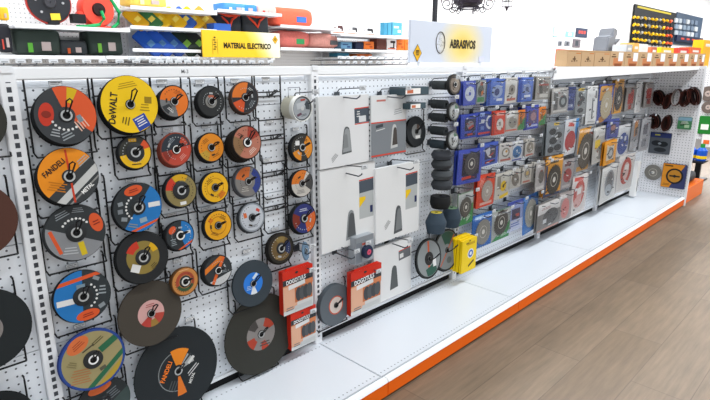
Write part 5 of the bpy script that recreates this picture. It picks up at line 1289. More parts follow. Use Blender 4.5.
for x, z, L, l in HOOKS2: price_hook(x, z, L, 'grey price hook ' + l, 'grey price hooks on the first boards')

# red packets
def red_packet(r, label, lower=False):
    x, z, w, h, d = r
    t = thing('red_packet', label, 'packet', (x, -d, z), (0, 0, 0), 'red and orange packets')
    MB().box((0, .016, 0), (w, .032, h), mat('#bd2a1a', .4)).build('box', t, bevel=.003)
    a, y = art([('base', '#d8dad9'), ('half', 90, .62, '#d8301c'), ('half2', 90, .12, .62, '#e08a5c'), ('half2', 90, .36, .62, '#3a3c40'), ('rect', -.55, -.25, .9, 1.1, 0, '#e6b294'), ('rect', -.1, .26, 1.1, .2, 4, '#eceeee'),
                ('rect', .35, -.2, 1.2, .7, 0, '#c67246'), ('ell', .0, -.2, .2, .32, 0, '#43474b'), ('ell', .25, -.19, .2, .32, 0, '#54585c'), ('ell', .5, -.18, .2, .32, 0, '#43474b'), ('ell', .74, -.17, .2, .32, 0, '#54585c'), ('lines', -.6, -.75, .5, .2, 0, 2, '#7a7c7e'), ('rect', .3, -.8, 1.2, .2, 0, '#c9cccc'), ('ell', -.1, .84, .1, .05, 0, '#33373a')], BOX1, w/2, h/2)
    a.build('printed_front', t)
    lettering('DOGOTULS', -.08*w, h*.25, w*.15, 3, '#f1f1f1', y-.0003, t, .02, .8)
    MB().prism([(-w*.42, h/2-.002), (w*.42, h/2-.002), (w*.36, h/2+.012), (-w*.36, h/2+.012)], .004, .006, mat('#cf2a1a', .4)).build('hang_tab', t)
for i, r in enumerate(REDS):
    red_packet(r, ['red topped packet with four grey discs, upper of two by the slotted post', 'red topped packet with four grey discs, lower of two by the slotted post', 'red topped packet with four grey discs, beside the grey bench wheel'][i])

# thin blue disc turned nearly edge on
D = dict(s='tilted blue disc', l='thin blue grey disc hanging almost edge on beside the slotted post', x=EDGE[0], z=EDGE[1], d=.05, R=.042, n=1, t=.005, b='#5c7890', hub=.3, art=[('base', '#6d8aa4'), ('sec', 0, 360, .5, .6, '#4a6480')], txt=[], hubc='#b8c0c6', hubr=0)
make_disc(D, 'grinding_disc', 'grinding disc', 'loose discs on the second board').rotation_euler = (math.radians(-10), math.radians(10), math.radians(30))

# boxed blue wheel under the white pouches
x, z, w, h, d = BWHEEL
t = thing('boxed_grinder_set', 'clear hanging box with a dark blue wheel, under the white pouches', 'packet', (x, -d, z))
MB().box((0, .028, 0), (w, .05, h), mat('#9aa0a6', .3)).build('box', t, bevel=.002)
a, y = art([('base', '#a9afb5'), ('rect', -.6, 0, .7, 1.9, 0, '#7c838c'), ('half', 90, .6, '#8d9298'), ('rect', .0, .42, .6, .16, 0, '#c65a4c')], BOX1, w/2, h/2); a.build('printed_front', t)
q = MB().lathe([(.008, -.022), (.030, -.022), (.034, -.016), (.034, -.002), (.008, -.002)], mat('#232c44', .6), 32); q.build('wheel', t, (.008, 0, -.012), smooth=True)
MB().lathe([(.004, -.024), (.014, -.024), (.014, -.021), (.004, -.021)], mat('#c8506a', .5), 24).build('wheel_hub', t, (.008, 0, -.012))

# ---------------------------------------------------------------- stacked wheels column on the second board
for i, (x, z, w, h, d, l) in enumerate(DARKBOX):
    t = thing('abrasive_box', 'small slate grey box stack with a white label, ' + l, 'box', (x, 0, z), group='small slate boxes beside the stacked wheels')
    MB().box((0, -.055, 0), (w, .10, h), mat('#3f5058', .45)).build('box', t, bevel=.002)
    b = MB(); b.flat = True; b.face([(-w*.46, -.1055, -h*.36), (w*.14, -.1055, -h*.36), (w*.14, -.1055, h*.36), (-w*.46, -.1055, h*.36)], mat('#e9e6e2', .5)); b.build('white_label', t)
    b = MB(); b.flat = True; b.face([(-w*.4, -.106, -h*.25), (-w*.16, -.106, -h*.25), (-w*.16, -.106, h*.2), (-w*.4, -.106, h*.2)], mat('#c06a48', .5)); b.build('print', t)
for i, (x, z, R, y0, y1, c, l) in enumerate(WSTACK):
    n = 2; L = (y0-y1)/n
    for k in range(n):
        o = MB().lathe([(.009, .0), (R*.96, .0), (R, .003), (R, L-.004), (R*.96, L-.001), (.009, L-.001)], grit(c, .7), 36).build('dark_grindstone', None, (x, y1+k*L, z), smooth=True)
        tag(o, ('outer' if k == 0 else 'inner') + ' dark wheel on the ' + l + ' hook of the stacked wheels', 'grinding wheel', 'stacked dark wheels')
    price_hook(x, z, round(-y1+.05, 2), 'grey price hook through the ' + l + ' pair of dark wheels', 'hooks of the stacked wheels')
for D in FACED: make_disc(D, 'grinding_disc', 'grinding disc', 'faced discs of the stacked wheels')
def cup_wheel(x, y, z, r0, r1, h, col, label, topc, rx=0.):
    t = thing('cup_grindstone', label, 'grinding wheel', (x, y, z), (math.radians(rx), 0, 0), 'cup shaped grinding wheels')
    MB().lathe([(.010, h), (r0*.94, h), (r0, h*.94), (r1*.98, h*.55), (r1, h*.45), (r1*.82, 0), (r1*.6, 0), (r0*.6, h*.7), (.010, h*.7)], grit(col, .75), 40, 'z').build('stone', t, smooth=True)
    MB().lathe([(.010, h+.0008), (r0*.82, h+.0008), (r0*.82, h), (.010, h)], mat(topc, .5), 32, 'z').build('paper_ring', t)
    return t
for a in CUPS: cup_wheel(*a)

# yellow packets
x, z, w, h, d = YELLOW
yb = None
for k, lab in enumerate(['front yellow packet with a blue and white round emblem, by the deck', 'second yellow packet, edge showing behind the emblem packet', 'third yellow packet, further back on the same hook', 'rearmost yellow packet of the four, nearest the board']):
    t = thing('yellow_packet', lab, 'packet', (x-.004*k, -d+.021*k, z+.004*k), (0, math.radians((0, 2, -1, 2)[k]), 0), 'yellow packets')
    MB().box((0, .009, 0), (w, .017, h), mat('#f0cc12', .4)).build('box', t, bevel=.0015)
    MB().box((0, .0175, -.005), (w*.96, .002, h*.94), mat('#3a3420', .6)).build('back_sheet', t)
    if k == 0:
        a, y = art([('base', '#f2d015'), ('ell', .2, .08, .42, .3, 0, '#e8ecee'), ('ell', .2, .08, .32, .23, 0, '#3e66b0'), ('ell', .2, .08, .16, .12, 0, '#e8ecee'), ('rect', .2, .72, 1.1, .16, 0, '#c9a410'), ('rect', .3, -.55, .8, .14, 20, '#54481c'), ('rect', -.3, .78, .4, .1, 0, '#8a7412'), ('ell', 0, .9, .1, .05, 0, '#54481c')], BOX1, w/2, h/2); a.build('printed_front', t)

# ================================================================== PACKS (third board onwards)
def saw_mesh(R, col, n=28):
    k = (round(R, 3), col)
    if k not in saw_mesh.c:
        pts = []
        for i in range(n):
            a = 2*PI*i/n; pts += [(R*math.cos(a), R*math.sin(a)), (R*.91*math.cos(a+.25*2*PI/n), R*.91*math.sin(a+.25*2*PI/n)), (R*.92*math.cos(a+.8*2*PI/n), R*.92*math.sin(a+.8*2*PI/n))]
        b = MB(); b.prism(pts, -.0016, 0, mat(col, .4, .3))
        b.lathe([(.002, -.0022), (R*.18, -.0022), (R*.18, -.0016), (.002, -.0016)], mat('#d6d3cc', .4), 20)
        b.lathe([(R*.42, -.0021), (R*.46, -.0021), (R*.46, -.0016), (R*.42, -.0016)], mat('#c8c4ba', .4), 24)
        saw_mesh.c[k] = b.mesh('blade')
    return saw_mesh.c[k]
saw_mesh.c = {}
for i, Pk in enumerate(PACKS):
    x, z, w, h, d = Pk['r']; yaw = random.uniform(-5, 5); roll = random.uniform(-1.5, 1.5); lean = random.uniform(-2.5, 1)
    t = thing('blister_pack', Pk['l'], 'packet', (x, -d, z), (math.radians(lean), math.radians(roll), math.radians(yaw)), 'hanging packets of the ' + ('third board' if x < 3.45 else 'boards under the cardboard boxes'))
    MB().box((0, .002, 0), (w, .004, h), mat(ink(Pk['b']), .5)).build('backing_card', t)
    bits = []
    for q in range(7):
        bits.append(('rect', random.uniform(-.7, .7), random.uniform(-.8, .85), random.uniform(.12, .4), random.uniform(.04, .12), random.uniform(-25, 25), random.choice(['#26282c', '#3a3d42', '#e6e8ea', '#1f2226', '#cfd3d6', '#8a3a34'])))
    a, y = art(Pk['art'] + bits, BOX1, w/2*.99, h/2*.99); a.build('printed_front', t)
    if Pk['blade']:
        bx, bz, br, bc = Pk['blade']
        s = place('blade', saw_mesh(min(br*w/2*1.0, h*.44), bc), t, (bx*w/2, y-.001, bz*h/2))
    b = MB(); q = .012
    ow, oh = w/2*.96, h/2*.90; iw, ih = w/2*.86, h/2*.82
    vs = [(-ow, y-.0008, -oh), (ow, y-.0008, -oh), (ow, y-.0008, oh*.92), (-ow, y-.0008, oh*.92), (-iw, y-q, -ih), (iw, y-q, -ih), (iw, y-q, ih*.9), (-iw, y-q, ih*.9)]
    b.raw(vs, [(4, 5, 6, 7), (0, 1, 5, 4), (1, 2, 6, 5), (2, 3, 7, 6), (3, 0, 4, 7)], CLEAR); b.build('plastic_cover', t)
    for k in range(1, Pk['n']+1):
        dd = min(.022*k, d-.02)
        o = MB().box((0, 0, 0), (w*.99, .010, h*.99), mat(ink(Pk['b']), .5)).build('blister_pack', None, (x+random.uniform(-.004, .004), -d+dd, z+random.uniform(-.003, .003)), (0, math.radians(roll+random.uniform(-2, 2)), math.radians(yaw)), bevel=.002)
        tag(o, 'packet close behind the ' + Pk['s'], 'packet', 'packets behind the ' + Pk['s'])
    price_hook(x, z+h/2-.012, round(d+.06, 2), 'price hook of the ' + Pk['s'], 'grey price hooks of the packet boards')
# ================================================================== SIDE PANEL GOODS (panel faces -x)
def belt(y, z, w, h, tilt, label):
    t = thing('sanding_belt', 'dark sanding belt loop on the side panel, ' + label, 'sanding belt', (WX-.012, y, z), (math.radians(tilt), 0, 0), 'sanding belts on the side panel')
    n = 36; o = circ(w/2, n, 0, 0, h/2); i = circ(w/2-.004, n, 0, 0, h/2-.004)
    vs = []
    for d in (-.085, 0):
        for P in (o, i):
            vs += [(d, u, v) for u, v in P]
    A, B, Cc, Dd = 0, n, 2*n, 3*n
    ob = MB(); ib = MB()
    fo = [(A+k, A+(k+1) % n, Cc+(k+1) % n, Cc+k) for k in range(n)]
    fi_ = [(B+k, Dd+k, Dd+(k+1) % n, B+(k+1) % n) for k in range(n)]
    fe = [(A+k, B+k, B+(k+1) % n, A+(k+1) % n) for k in range(n)] + [(Cc+k, Cc+(k+1) % n, Dd+(k+1) % n, Dd+k) for k in range(n)]
    ob.raw(vs, fo, grit('#161110')); ob.raw(vs, fe, mat('#5e2e26', .8)); ob.build('grit_side', t, smooth=True)
    vs2 = [(x*.999, y_*.994, z_*.994) for x, y_, z_ in vs]; ib.raw(vs2, fi_, mat('#9a9592' if 'pale' in label else '#1b1919', .8)); ib.build('cloth_back', t, smooth=True)
    MB().tube([(.02, 0, h/2-.010), (-.11, 0, h/2-.011), (-.115, 0, h/2)], .0025, CHROME).build('wire_hook', None, (WX-.012, y, z), (math.radians(tilt), 0, 0))
    tag(bpy.context.scene.objects[-1] if False else COL.objects[-1], 'grey wire hook holding the sanding belt, ' + label, 'hook', 'wire hooks on the side panel')
    return t
for q in BELTS:
    r = belt(*q)
    if 'pale' not in q[5]:
        for sy, sz in ((.62, .84), (.28, .7)):
            c = copy_thing(r, (r.location.x, r.location.y+random.uniform(-.004, .004), r.location.z), 'belt nested inside the loop, ' + q[5], 'inner belts of the loop ' + q[5]); c.scale = (1, sy, sz)
def side_card(key, name, label, base, layers, th=.02, blade=None):
    y, z, w, h = WING[key]
    t = thing(name, label, 'packet', (WX-.03, y, z), (0, 0, -PI/2), 'packets on the side panel')
    MB().box((0, th/2, 0), (w, th, h), mat(base, .45)).build('backing_card', t, bevel=.006)
    a, yy = art(layers, BOX1, w/2*.97, h/2*.97); a.build('printed_front', t)
    return t, w, h, yy
side_card('green', 'blister_pack', 'green and blue printed packet under the sanding belts', '#3c7a52', [('base', '#4a8a5c'), ('half', 90, .4, '#8ab4c8'), ('rect', -.2, -.1, .9, .6, 10, '#2a5a34'), ('rect', .4, -.5, .7, .5, 0, '#b8d8b0'), ('lines', 0, .1, 1.2, .5, 8, 3, '#e4f0e0')])
side_card('dark', 'blister_pack', 'dark grey pack of thin black discs with a navy header', '#3f444c', [('base', '#555b63'), ('half', 90, .55, '#2a3568'), ('rect', -.3, .8, .5, .12, 0, '#b8b44a'), ('ell', -.3, .0, .5, .26, 0, '#22262c'), ('ell', .35, -.06, .45, .26, 0, '#1c2026'), ('ell', 0, -.02, .16, .1, 0, '#8d949c'), ('ell', .1, -.62, .6, .22, 0, '#2a2e34')])
y, z, w, h = WING['blade']
t = thing('saw_blade', 'bare grey circular saw blade hanging low on the side panel', 'saw blade', (WX-.02, y, z), (0, 0, -PI/2))
place('blade', saw_mesh(.088, '#7d7a74', 36), t)
MB().tube([(0, .02, .003), (0, -.09, .006), (0, -.095, .02)], .003, CHROME).build('wire_hook', None, (WX-.02, y, z), (0, 0, -PI/2))
tag(COL.objects[-1], 'grey wire hook through the bare saw blade', 'hook', 'wire hooks on the side panel')
t, w, h, yy = side_card('orange', 'blister_pack', 'orange and navy pack with a big black round blade, lowest on the side panel', '#3a3c66', [('base', '#3c4270'), ('half', 150, -.25, '#e8962a'), ('rect', -.5, .84, .7, .12, 0, '#5a3a10'), ('lines', -.55, -.75, .6, .2, 0, 2, '#7a4a14'), ('ell', .08, 0, .74, .66, 0, '#1f1e20'), ('ell', .08, 0, .58, .52, 0, '#c88a2a'), ('rect', .08, 0, .9, .14, 0, '#3a2a12'), ('ell', .08, 0, .14, .12, 0, '#1f1e20')])
for y, z in ((-.13, 1.20), (-.21, 1.20), (-.29, 1.2), (-.37, 1.205), (-.34, .73), (-.15, .47), (-.27, .45)):
    o = MB().tube([(.02, 0, 0), (-.10, 0, 0), (-.105, 0, .012)], .003, CHROME).build('wire_hook', None, (WX-.01, y, z)); tag(o, 'bare grey wire hook sticking out of the side panel', 'hook', 'bare wire hooks on the side panel')
# long white card leaning in the corner on the deck
q = MB().box((0, 0, .19), (.075, .05, .36), mat('#e3e3e1', .5)); t = thing('tall_carton', 'tall narrow white carton with a dark slot, standing in the corner by the saw blade', 'box', CORNER, (0, math.radians(3), 0)); q.build('box', t, bevel=.002)
b = MB(); b.flat = True; b.face([(.008, -.0256, .06), (.026, -.0256, .06), (.026, -.0256, .2), (.008, -.0256, .2)], mat('#4a4c50', .6)); b.build('slot', t)

# ================================================================== CARTONS ON TOP
def quad_along(p, q): return math.atan2(q[1]-p[1], q[0]-p[0])
CB = ['leftmost brown cardboard box on the top shelf, its side also showing', 'second brown cardboard box with a tree like black mark', 'third brown cardboard box with a faint orange line, before the open ones',
      'fourth brown cardboard box, first with an open orange front', 'fifth brown cardboard box with open orange front', 'sixth brown cardboard box with open orange front', 'seventh brown cardboard box with open orange front, behind which yellow boxes show', 'eighth brown cardboard box with a white tag', 'ninth brown cardboard box with open orange front', 'tenth brown cardboard box, next to last', 'last brown cardboard box at the end of the row']
ZB = 1.3955
for i, (xa, ya, xb, yb) in enumerate(CARTONS):
    a = quad_along((xa, ya), (xb, yb)); w = math.hypot(xb-xa, yb-ya); cx, cy = (xa+xb)/2, (ya+yb)/2; h = .118
    t = thing('cardboard_box', CB[i], 'cardboard box', (cx, cy, ZB), (0, 0, a), 'cardboard boxes on the top shelf')
    MB().box((0, .055, h/2), (w-.004, .10, h), mat('#bd9d78', .8)).build('carton', t, bevel=.001)
    b = MB(); b.flat = True; k = mat('#5a4028', .7)
    R = lambda x0, x1, z0, z1, m, yy: b.face([(x0, yy, z0), (x1, yy, z0), (x1, yy, z1), (x0, yy, z1)], m)
    if i < 3:
        R(-w*.46, w*.46, h*.9, h*.93, mat('#a87a4a', .8), .0046); R(-w*.12, w*.12, h*.42, h*.5, k, .0046); R(-w*.03, w*.05, h*.3, h*.62, k, .0044); R(-w*.22, -w*.1, h*.3, h*.36, k, .0044); R(w*.1, w*.24, h*.32, h*.37, k, .0044); R(w*.1, w*.44, h*.78, h*.83, mat('#c0702c', .7), .0044)
    else:
        R(-w*.26, w*.36, h*.08, h*.55, mat('#c07848', .5), .0046); R(-w*.18, w*.30, h*.02, h*.2, mat('#8a4a22', .6), .0044); R(w*.05, w*.36, h*.35, h*.92, mat('#e9edf2', .5), .0042); R(-w*.4, -w*.1, h*.6, h*.68, k, .0044); R(-w*.34, -w*.16, h*.76, h*.82, k, .0044)
    b.build('front_print', t)

# ================================================================== SIGNS
def grad_mat(name, stops, axis, centre, span, radial=False):
    m = bpy.data.materials.new(name); m.use_nodes = True; nt = m.node_tree; b = nt.nodes['Principled BSDF']; b.inputs['Roughness'].default_value = .45
    tc = N(nt, 'ShaderNodeTexCoord'); mp = N(nt, 'ShaderNodeMapping'); nt.links.new(tc.outputs['Object'], mp.inputs[0])
    rp = N(nt, 'ShaderNodeValToRGB'); rp.color_ramp.elements.remove(rp.color_ramp.elements[1])
    for i, (p, c) in enumerate(stops):
        e = rp.color_ramp.elements[0] if i == 0 else rp.color_ramp.elements.new(p)
        e.position = p; e.color = lin(c)
    if radial:
        mp.inputs['Scale'].default_value = (1/span[0], 0, 1/span[1]); mp.inputs['Location'].default_value = (-centre[0]/span[0], 0, -centre[1]/span[1])
        le = N(nt, 'ShaderNodeVectorMath', operation='LENGTH'); nt.links.new(mp.outputs[0], le.inputs[0]); nt.links.new(le.outputs['Value'], rp.inputs[0])
    else:
        sp = N(nt, 'ShaderNodeSeparateXYZ'); nt.links.new(tc.outputs['Object'], sp.inputs[0])
        nt.links.new(mth(nt, 'ADD', mth(nt, 'MULTIPLY', sp.outputs[0], axis[0]), mth(nt, 'ADD', mth(nt, 'MULTIPLY', sp.outputs[2], axis[1]), centre)), rp.inputs[0])
    nt.links.new(rp.outputs[0], b.inputs['Base Color']); return m
def diamond(parent, x, z, s, y):
    b = MB(); b.flat = True
    D_ = lambda r, m, yy: b.face([(x-r*.8, yy, z), (x, yy, z-r), (x+r*.8, yy, z), (x, yy, z+r)], m)
    D_(s, mat('#1b1a18'), y); D_(s*.9, mat('#e6b01e'), y-.0004)
    R = lambda cx, cz, w, h: b.face([(x+cx-w/2, y-.0008, z+cz-h/2), (x+cx+w/2, y-.0008, z+cz-h/2), (x+cx+w/2, y-.0008, z+cz+h/2), (x+cx-w/2, y-.0008, z+cz+h/2)], mat('#1b1a18'))
    for q in (-.24, 0, .24): R(q*s, .08*s, .14*s, .34*s)
    R(0, .26*s, .62*s, .1*s); R(0, -.2*s, .5*s, .1*s)
    b.build('diamond_badge', parent)
x, z, w, h = SIGN1
s1 = thing('aisle_sign', 'white aisle sign reading ABRASIVOS over a yellow glow, on the pegboard top', 'sign', (x, .012, z), group='aisle signs')
MB().box((0, .008, 0), (w, .014, h), grad_mat('sign_glow', [(0, '#f0c93a'), (.4, '#eed98a'), (1, '#ced5e2')], None, (.08, -.005), (.24, .17), True)).build('board', s1, bevel=.002)
lettering('ABRASIVOS', .085, -.006, .062, 0, '#3a3222', -.0005, s1, .045, .82)
b = MB(); b.tube([(u-.135, -.001, v) for u, v in circ(.040, 32, 0, 0, .056)], .0022, mat('#5a5444'), 5, True)
rr = random.Random(5)
for k in range(26):
    a, q = rr.uniform(0, 2*PI), math.sqrt(rr.uniform(0, .85)); b.face([(-.135+.037*q*math.cos(a)+dx, -.0012, .052*q*math.sin(a)+dz) for dx, dz in ((-.003, -.002), (.003, -.001), (.001, .003))], mat('#6a6250'))
b.build('sanding_sheet_icon', s1)
diamond(s1, -.335, -.058, .046, -.0006)
b = MB(); b.flat = True
for q in (.29,): b.face([(q-.03, -.0006, -.1), (q+.03, -.0006, -.1), (q+.03, -.0006, -.07), (q-.03, -.0006, -.07)], mat('#d5d8ee'))
b.build('pale_corner_patches', s1)
for q in (-.3, .3): MB().box((q, .008, -h/2-.01), (.03, .02, .026), WHITE).build('foot', s1)
x, z, w, h = SIGN2
s2 = thing('aisle_sign', 'yellow aisle sign reading MATERIAL ELECTRICO in front of the far shelves', 'sign', (x, 2.2, z), group='aisle signs')
MB().box((0, .008, 0), (w, .014, h), grad_mat('sign_sweep', [(0, '#eec008'), (.58, '#eec00c'), (.67, '#ecd470'), (.76, '#ebe4c8'), (1, '#e8e6dc')], (1.0, .7), .5, None)).build('board', s2, bevel=.002)
lettering('MATERIAL ELECTRICO', .045, -.012, .060, 0, '#2c2410', -.0005, s2, .045, .80)
diamond(s2, .335, .05, .038, -.0006)
b = MB(); b.flat = True
def R2(cx, cz, w_, h_, c): b.face([(cx-w_/2, -.0006, cz-h_/2), (cx+w_/2, -.0006, cz-h_/2), (cx+w_/2, -.0006, cz+h_/2), (cx-w_/2, -.0006, cz+h_/2)], mat(c))
R2(-.275, .05, .018, .012, '#5a4a10')
for k in range(5): R2(-.28+.008*(k % 2), .03-.018*k, .022, .010, '#6a560f')
R2(-.298, -.02, .003, .12, '#6a560f'); R2(-.252, -.02, .003, .12, '#6a560f')
b.build('plug_icon', s2)
for q in (-.3, .3): MB().box((q, .03, -h/2+.0), (.03, .05, .03), WHITE).build('bracket', s2)

# ================================================================== FAR GONDOLA
fx0, fx1 = -1.9, FARTOP[1]
tag(MB().box(((fx0+fx1)/2, 2.735, FARTOP[0]/2), (fx1-fx0, .05, FARTOP[0]), PEGF).build('far_back_panel'), 'white perforated back panel of the far shelving across the aisle', 'back panel')
for i, xx in enumerate(FARTOP[2]):
    tag(MB().box((xx, 2.695, FARTOP[0]/2+.01), (.035, .03, FARTOP[0]+.02), WHITE).build('shelf_post', bevel=.002), ['white post of the far shelving right of the red reel', 'white post of the far shelving by the black strapped bags', 'white post of the far shelving beside the sacks', 'white post of the far shelving between the cartons', 'white end post of the far shelving'][i], 'shelf post', 'posts of the far shelving')
MB().box(((fx0+fx1)/2, 2.5, .06), (fx1-fx0, .4, .12), WHITE).build('base_plinth')
tag(COL.objects[-1], 'white base plinth under the far shelving', 'shelf base')
for i, (x, z, w, h, l) in enumerate(FARSHELVES):
    t = thing('shelf_board', 'white ' + l, 'shelf', (x, 2.28, z), group='boards of the far shelving')
    MB().box((0, .006, 0), (w, .012, max(h, .024)), mat('#f4f5f7', .35)).build('front_edge', t, bevel=.002)
    if 'rail' not in l: MB().box((0, .21, -h*.2), (w, .40, .012), WHITE).build('deck', t)
def blob(w, d, h, col, name, parent, e=.55, seed=0, wob=.05, m=None, loc=(0, 0, 0)):
    b = MB(); n, k = 20, 12; r = random.Random(seed); ph = [r.uniform(0, 6.28) for _ in range(6)]
    sg = lambda v, p: math.copysign(abs(v)**p, v)
    vs = []
    for j in range(k+1):
        v = -PI/2 + PI*j/k
        for i in range(n):
            u = 2*PI*i/n
            x, y, z = sg(math.cos(v), e)*sg(math.cos(u), e), sg(math.cos(v), e)*sg(math.sin(u), e), sg(math.sin(v), e)
            f = 1 + wob*(math.sin(3*u+ph[0])*math.cos(2*v+ph[1]) + .6*math.sin(5*u+4*v+ph[2]))
            vs.append((x*w/2*f, y*d/2*f, z*h/2*f))
    b.raw(vs, [(j*n+i, j*n+(i+1) % n, (j+1)*n+(i+1) % n, (j+1)*n+i) for j in range(k) for i in range(n)], m or mat(col, .55))
    return b.build(name, parent, loc, smooth=True)
for i, it in enumerate(FARITEMS):
    kind, col, x, z, w, h, Y, lab, cat = it[:9]; ac = it[9] if len(it) > 9 else None
    dep = min(max(w*.7, .06), .24); yc = Y + dep/2
    if kind == 'bag':
        t = thing('packed_bag', lab, cat, (x, yc, z), group='bagged goods on the far shelving')
        blob(w, dep, h, col, 'body', t, .28, i, .03)
        if 'strap' in lab:
            s = MB(); s.tube([(-w*.35, -dep*.42, h*.42), (-w*.1, -dep*.53, h*.1), (w*.02, -dep*.53, -h*.1), (w*.1, -dep*.53, h*.2), (w*.4, -dep*.42, h*.45)], .010, mat(ac)); s.tube([(-w*.4, -dep*.40, h*.46), (0, -dep*.5, h*.36), (w*.45, -dep*.4, h*.44)], .012, mat(ac)); s.build('strap', t, smooth=True)
        else:
            MB().box((-w*.2, -dep*.52, -h*.22), (w*.10, .006, h*.36), mat(ac)).build('colour_tab', t); MB().box((w*.14, -dep*.52, -h*.16), (w*.2, .006, h*.34), mat('#b9a8a4')).build('paper_label', t)
    elif kind == 'sack':
        t = thing('net_sack', lab, cat, (x, yc, z), group='net sacks on the far shelving')
        blob(w, dep, h, col, 'body', t, .5, i, .03, grit(col, .7, 60, .25))
        MB().box((w*.12 if 'paler' not in lab else w*.25, -dep*.5, -h*.12), (w*.24, .008, h*.3), mat(ac)).build('printed_label', t)
    elif kind == 'pouch':
        t = thing('leaning_pouch', lab, cat, (x, Y+.06, z), (math.radians(-25), math.radians(-40), 0), 'leaning pouches on the far shelving')
        MB().box((0, 0, 0), (w*.60, .022, h*1.6), mat(col, .35)).build('pouch', t, bevel=.008)
        MB().box((w*.03, -.013, -h*.1), (w*.26, .003, h*.3), mat(ac, .5)).build('printed_label', t)
    elif kind == 'reel':
        t = thing('cable_reel' if 'black' in lab else 'hose_reel', lab, cat, (x, Y+.10, z))
        R = w/2
        if 'black' in lab:
            MB().lathe([(.01, -.03), (R*.94, -.03), (R*.94, -.02), (.01, -.02)], mat(col, .4), 48).build('front_flange', t, smooth=True)
            MB().lathe([(R*.93, -.022), (R, -.022), (R, .0), (R*.93, .0)], mat(ac, .4), 48).build('red_rim', t, smooth=True)
            MB().lathe([(.01, -.02), (R*.8, -.02), (R*.8, .06), (.01, .06)], mat('#1c1c1e', .6), 40).build('drum', t, smooth=True)
            MB().lathe([(.004, -.05), (.035, -.05), (.045, -.03), (.004, -.03)], mat('#3a3a3e', .4), 24).build('hub', t, smooth=True)
            k = MB()
            for a in range(6): k.lathe([(.001, -.034), (.008, -.034), (.009, -.03), (.001, -.03)], mat('#a8a8aa', .4), 10, c=(R*.6*math.cos(a), 0, R*.6*math.sin(a)))
            k.build('bolts', t)
            MB().box((.02, -.034, -R*.66), (R*.42, .006, R*.3), mat('#e6c83a', .5)).build('yellow_label', t, (0, 0, 0), (0, math.radians(-4), 0))
            MB().box((.01, -.005, -R*.93), (R*.5, .09, R*.16), mat('#202022', .5)).build('foot', t, bevel=.004)
        else:
            MB().lathe([(.01, -.05), (R*.86, -.05), (R*.95, -.02), (R*.95, .05), (.01, .05)], mat(col, .4), 40).build('case', t, smooth=True)
            MB().lathe([(.004, -.066), (.042, -.066), (.048, -.05), (.004, -.05)], mat('#2a1a1a', .4), 28).build('hub', t, smooth=True)
            MB().box((0, 0, -R*1.0), (R*1.7, .1, R*.22), mat(col, .4)).build('foot', t, bevel=.008)
            MB().tube([(.01, -.07, -.01), (.02, -.08, -R*.5), (-.02, -.085, -R*.85), (-R*.9, -.09, -R*.98), (-R*1.4, -.08, -R*1.0)], .012, mat(ac, .4), 8).build('hose', t, smooth=True)
            MB().tube([(R*.5, -.05, R*.95), (R*.9, -.04, R*.4), (R*1.15, -.05, -R*.1), (R*1.0, -.06, -R*.7), (R*.6, -.07, -R*1.0)], .013, mat(ac, .4), 8).build('hose_loop', t, smooth=True)
            MB().box((-R*1.0, -.02, -R*.35), (R*.35, .06, R*.4), mat(col, .4)).build('handle', t, bevel=.008)
    else:
        t = thing('carton', lab, cat, (x, yc, z), group='cartons on the far shelving')
        MB().box((0, 0, 0), (w, dep, h), mat(col, .5)).build('box', t, bevel=.002)
        if ac:
            b = MB(); b.flat = True; yy = -dep/2-.0008
            if 'drill' in lab: L = [(.1, .2, .5, .2), (.2, -.1, .14, .5), (0, -.3, .4, .1)]
            elif 'power tool' in lab: L = [(.1, .05, .34, .26), (.24, -.1, .12, .3), (-.25, .0, .14, .1)]
            else: L = [(-.1, .12, .5, .16), (.2, -.2, .3, .22)]
            for cx, cz, ww, hh in L: b.face([(w*(cx-ww/2), yy, h*(cz-hh/2)), (w*(cx+ww/2), yy, h*(cz-hh/2)), (w*(cx+ww/2), yy, h*(cz+hh/2)), (w*(cx-ww/2), yy, h*(cz+hh/2))], mat(ac, .5))
            if 'power tool' in lab or 'drill' in lab: b.face([(-w*.4, yy, -h*.42), (w*.4, yy, -h*.42), (w*.4, yy, -h*.34), (-w*.4, yy, -h*.34)], mat('#d85a34', .5))
            b.build('front_print', t)
ft = None
for x, z, l in FARTAGS:
    if ft is None:
        ft = thing('tag_hook', 'small white wire tag holder, ' + l, 'price tag', (x, 2.2, z), group='far tag holders ' + l); first = l
        MB().box((0, 0, 0), (.058, .004, .024), mat('#cfd3d7', .4)).build('tag_plate', ft)
        MB().tube([(0, .004, -.005), (0, .02, -.022), (0, .45, -.03)], .005, CHROME).build('wire', ft)
        MB().box((.002, -.0024, -.004), (.036, .0008, .006), mat('#8f9296', .5)).build('print', ft)
    else: copy_thing(ft, (x, 2.2, z), 'small white wire tag holder, ' + l, 'far tag holders ' + l)

# ================================================================== FAR ROOM
x, z, w, h = TOOLWALL
def wall_board(name, label, r, col, y=3.86):
    x, z, w, h = r
    t = thing(name, label, 'display board', (x, y, z)); MB().box((0, 0, 0), (w, .03, h), mat(col, .6)).build('board', t, bevel=.004); return t
t = wall_board('tool_display_board', 'black wall board hung with yellow power tools', TOOLWALL, '#101114')
MB().box((-w*.05, -.02, h*.44), (w*.8, .01, h*.05), mat('#b8a418', .5)).build('yellow_header', t)
t = wall_board('blue_display_board', 'slate blue wall board hung with pale packets beside the tool board', TOOLWALL2, '#46566a')
x2, z2, w2, h2 = TOOLWALL2
x3, z3, w3, h3 = NAVYSTRIP
t = thing('navy_sign_strip', 'dark navy sign strip with red marks under the slate blue board', 'sign', (x3, 3.78, z3)); MB().box((0, 0, 0), (w3, .05, h3), mat('#1a2440', .5)).build('strip', t)
q = MB()
for k in range(4): q.box((-w3*.3+k*w3*.2, -.027, 0), (w3*.11, .006, h3*.3), mat('#c84838', .5))
q.build('red_marks', t)
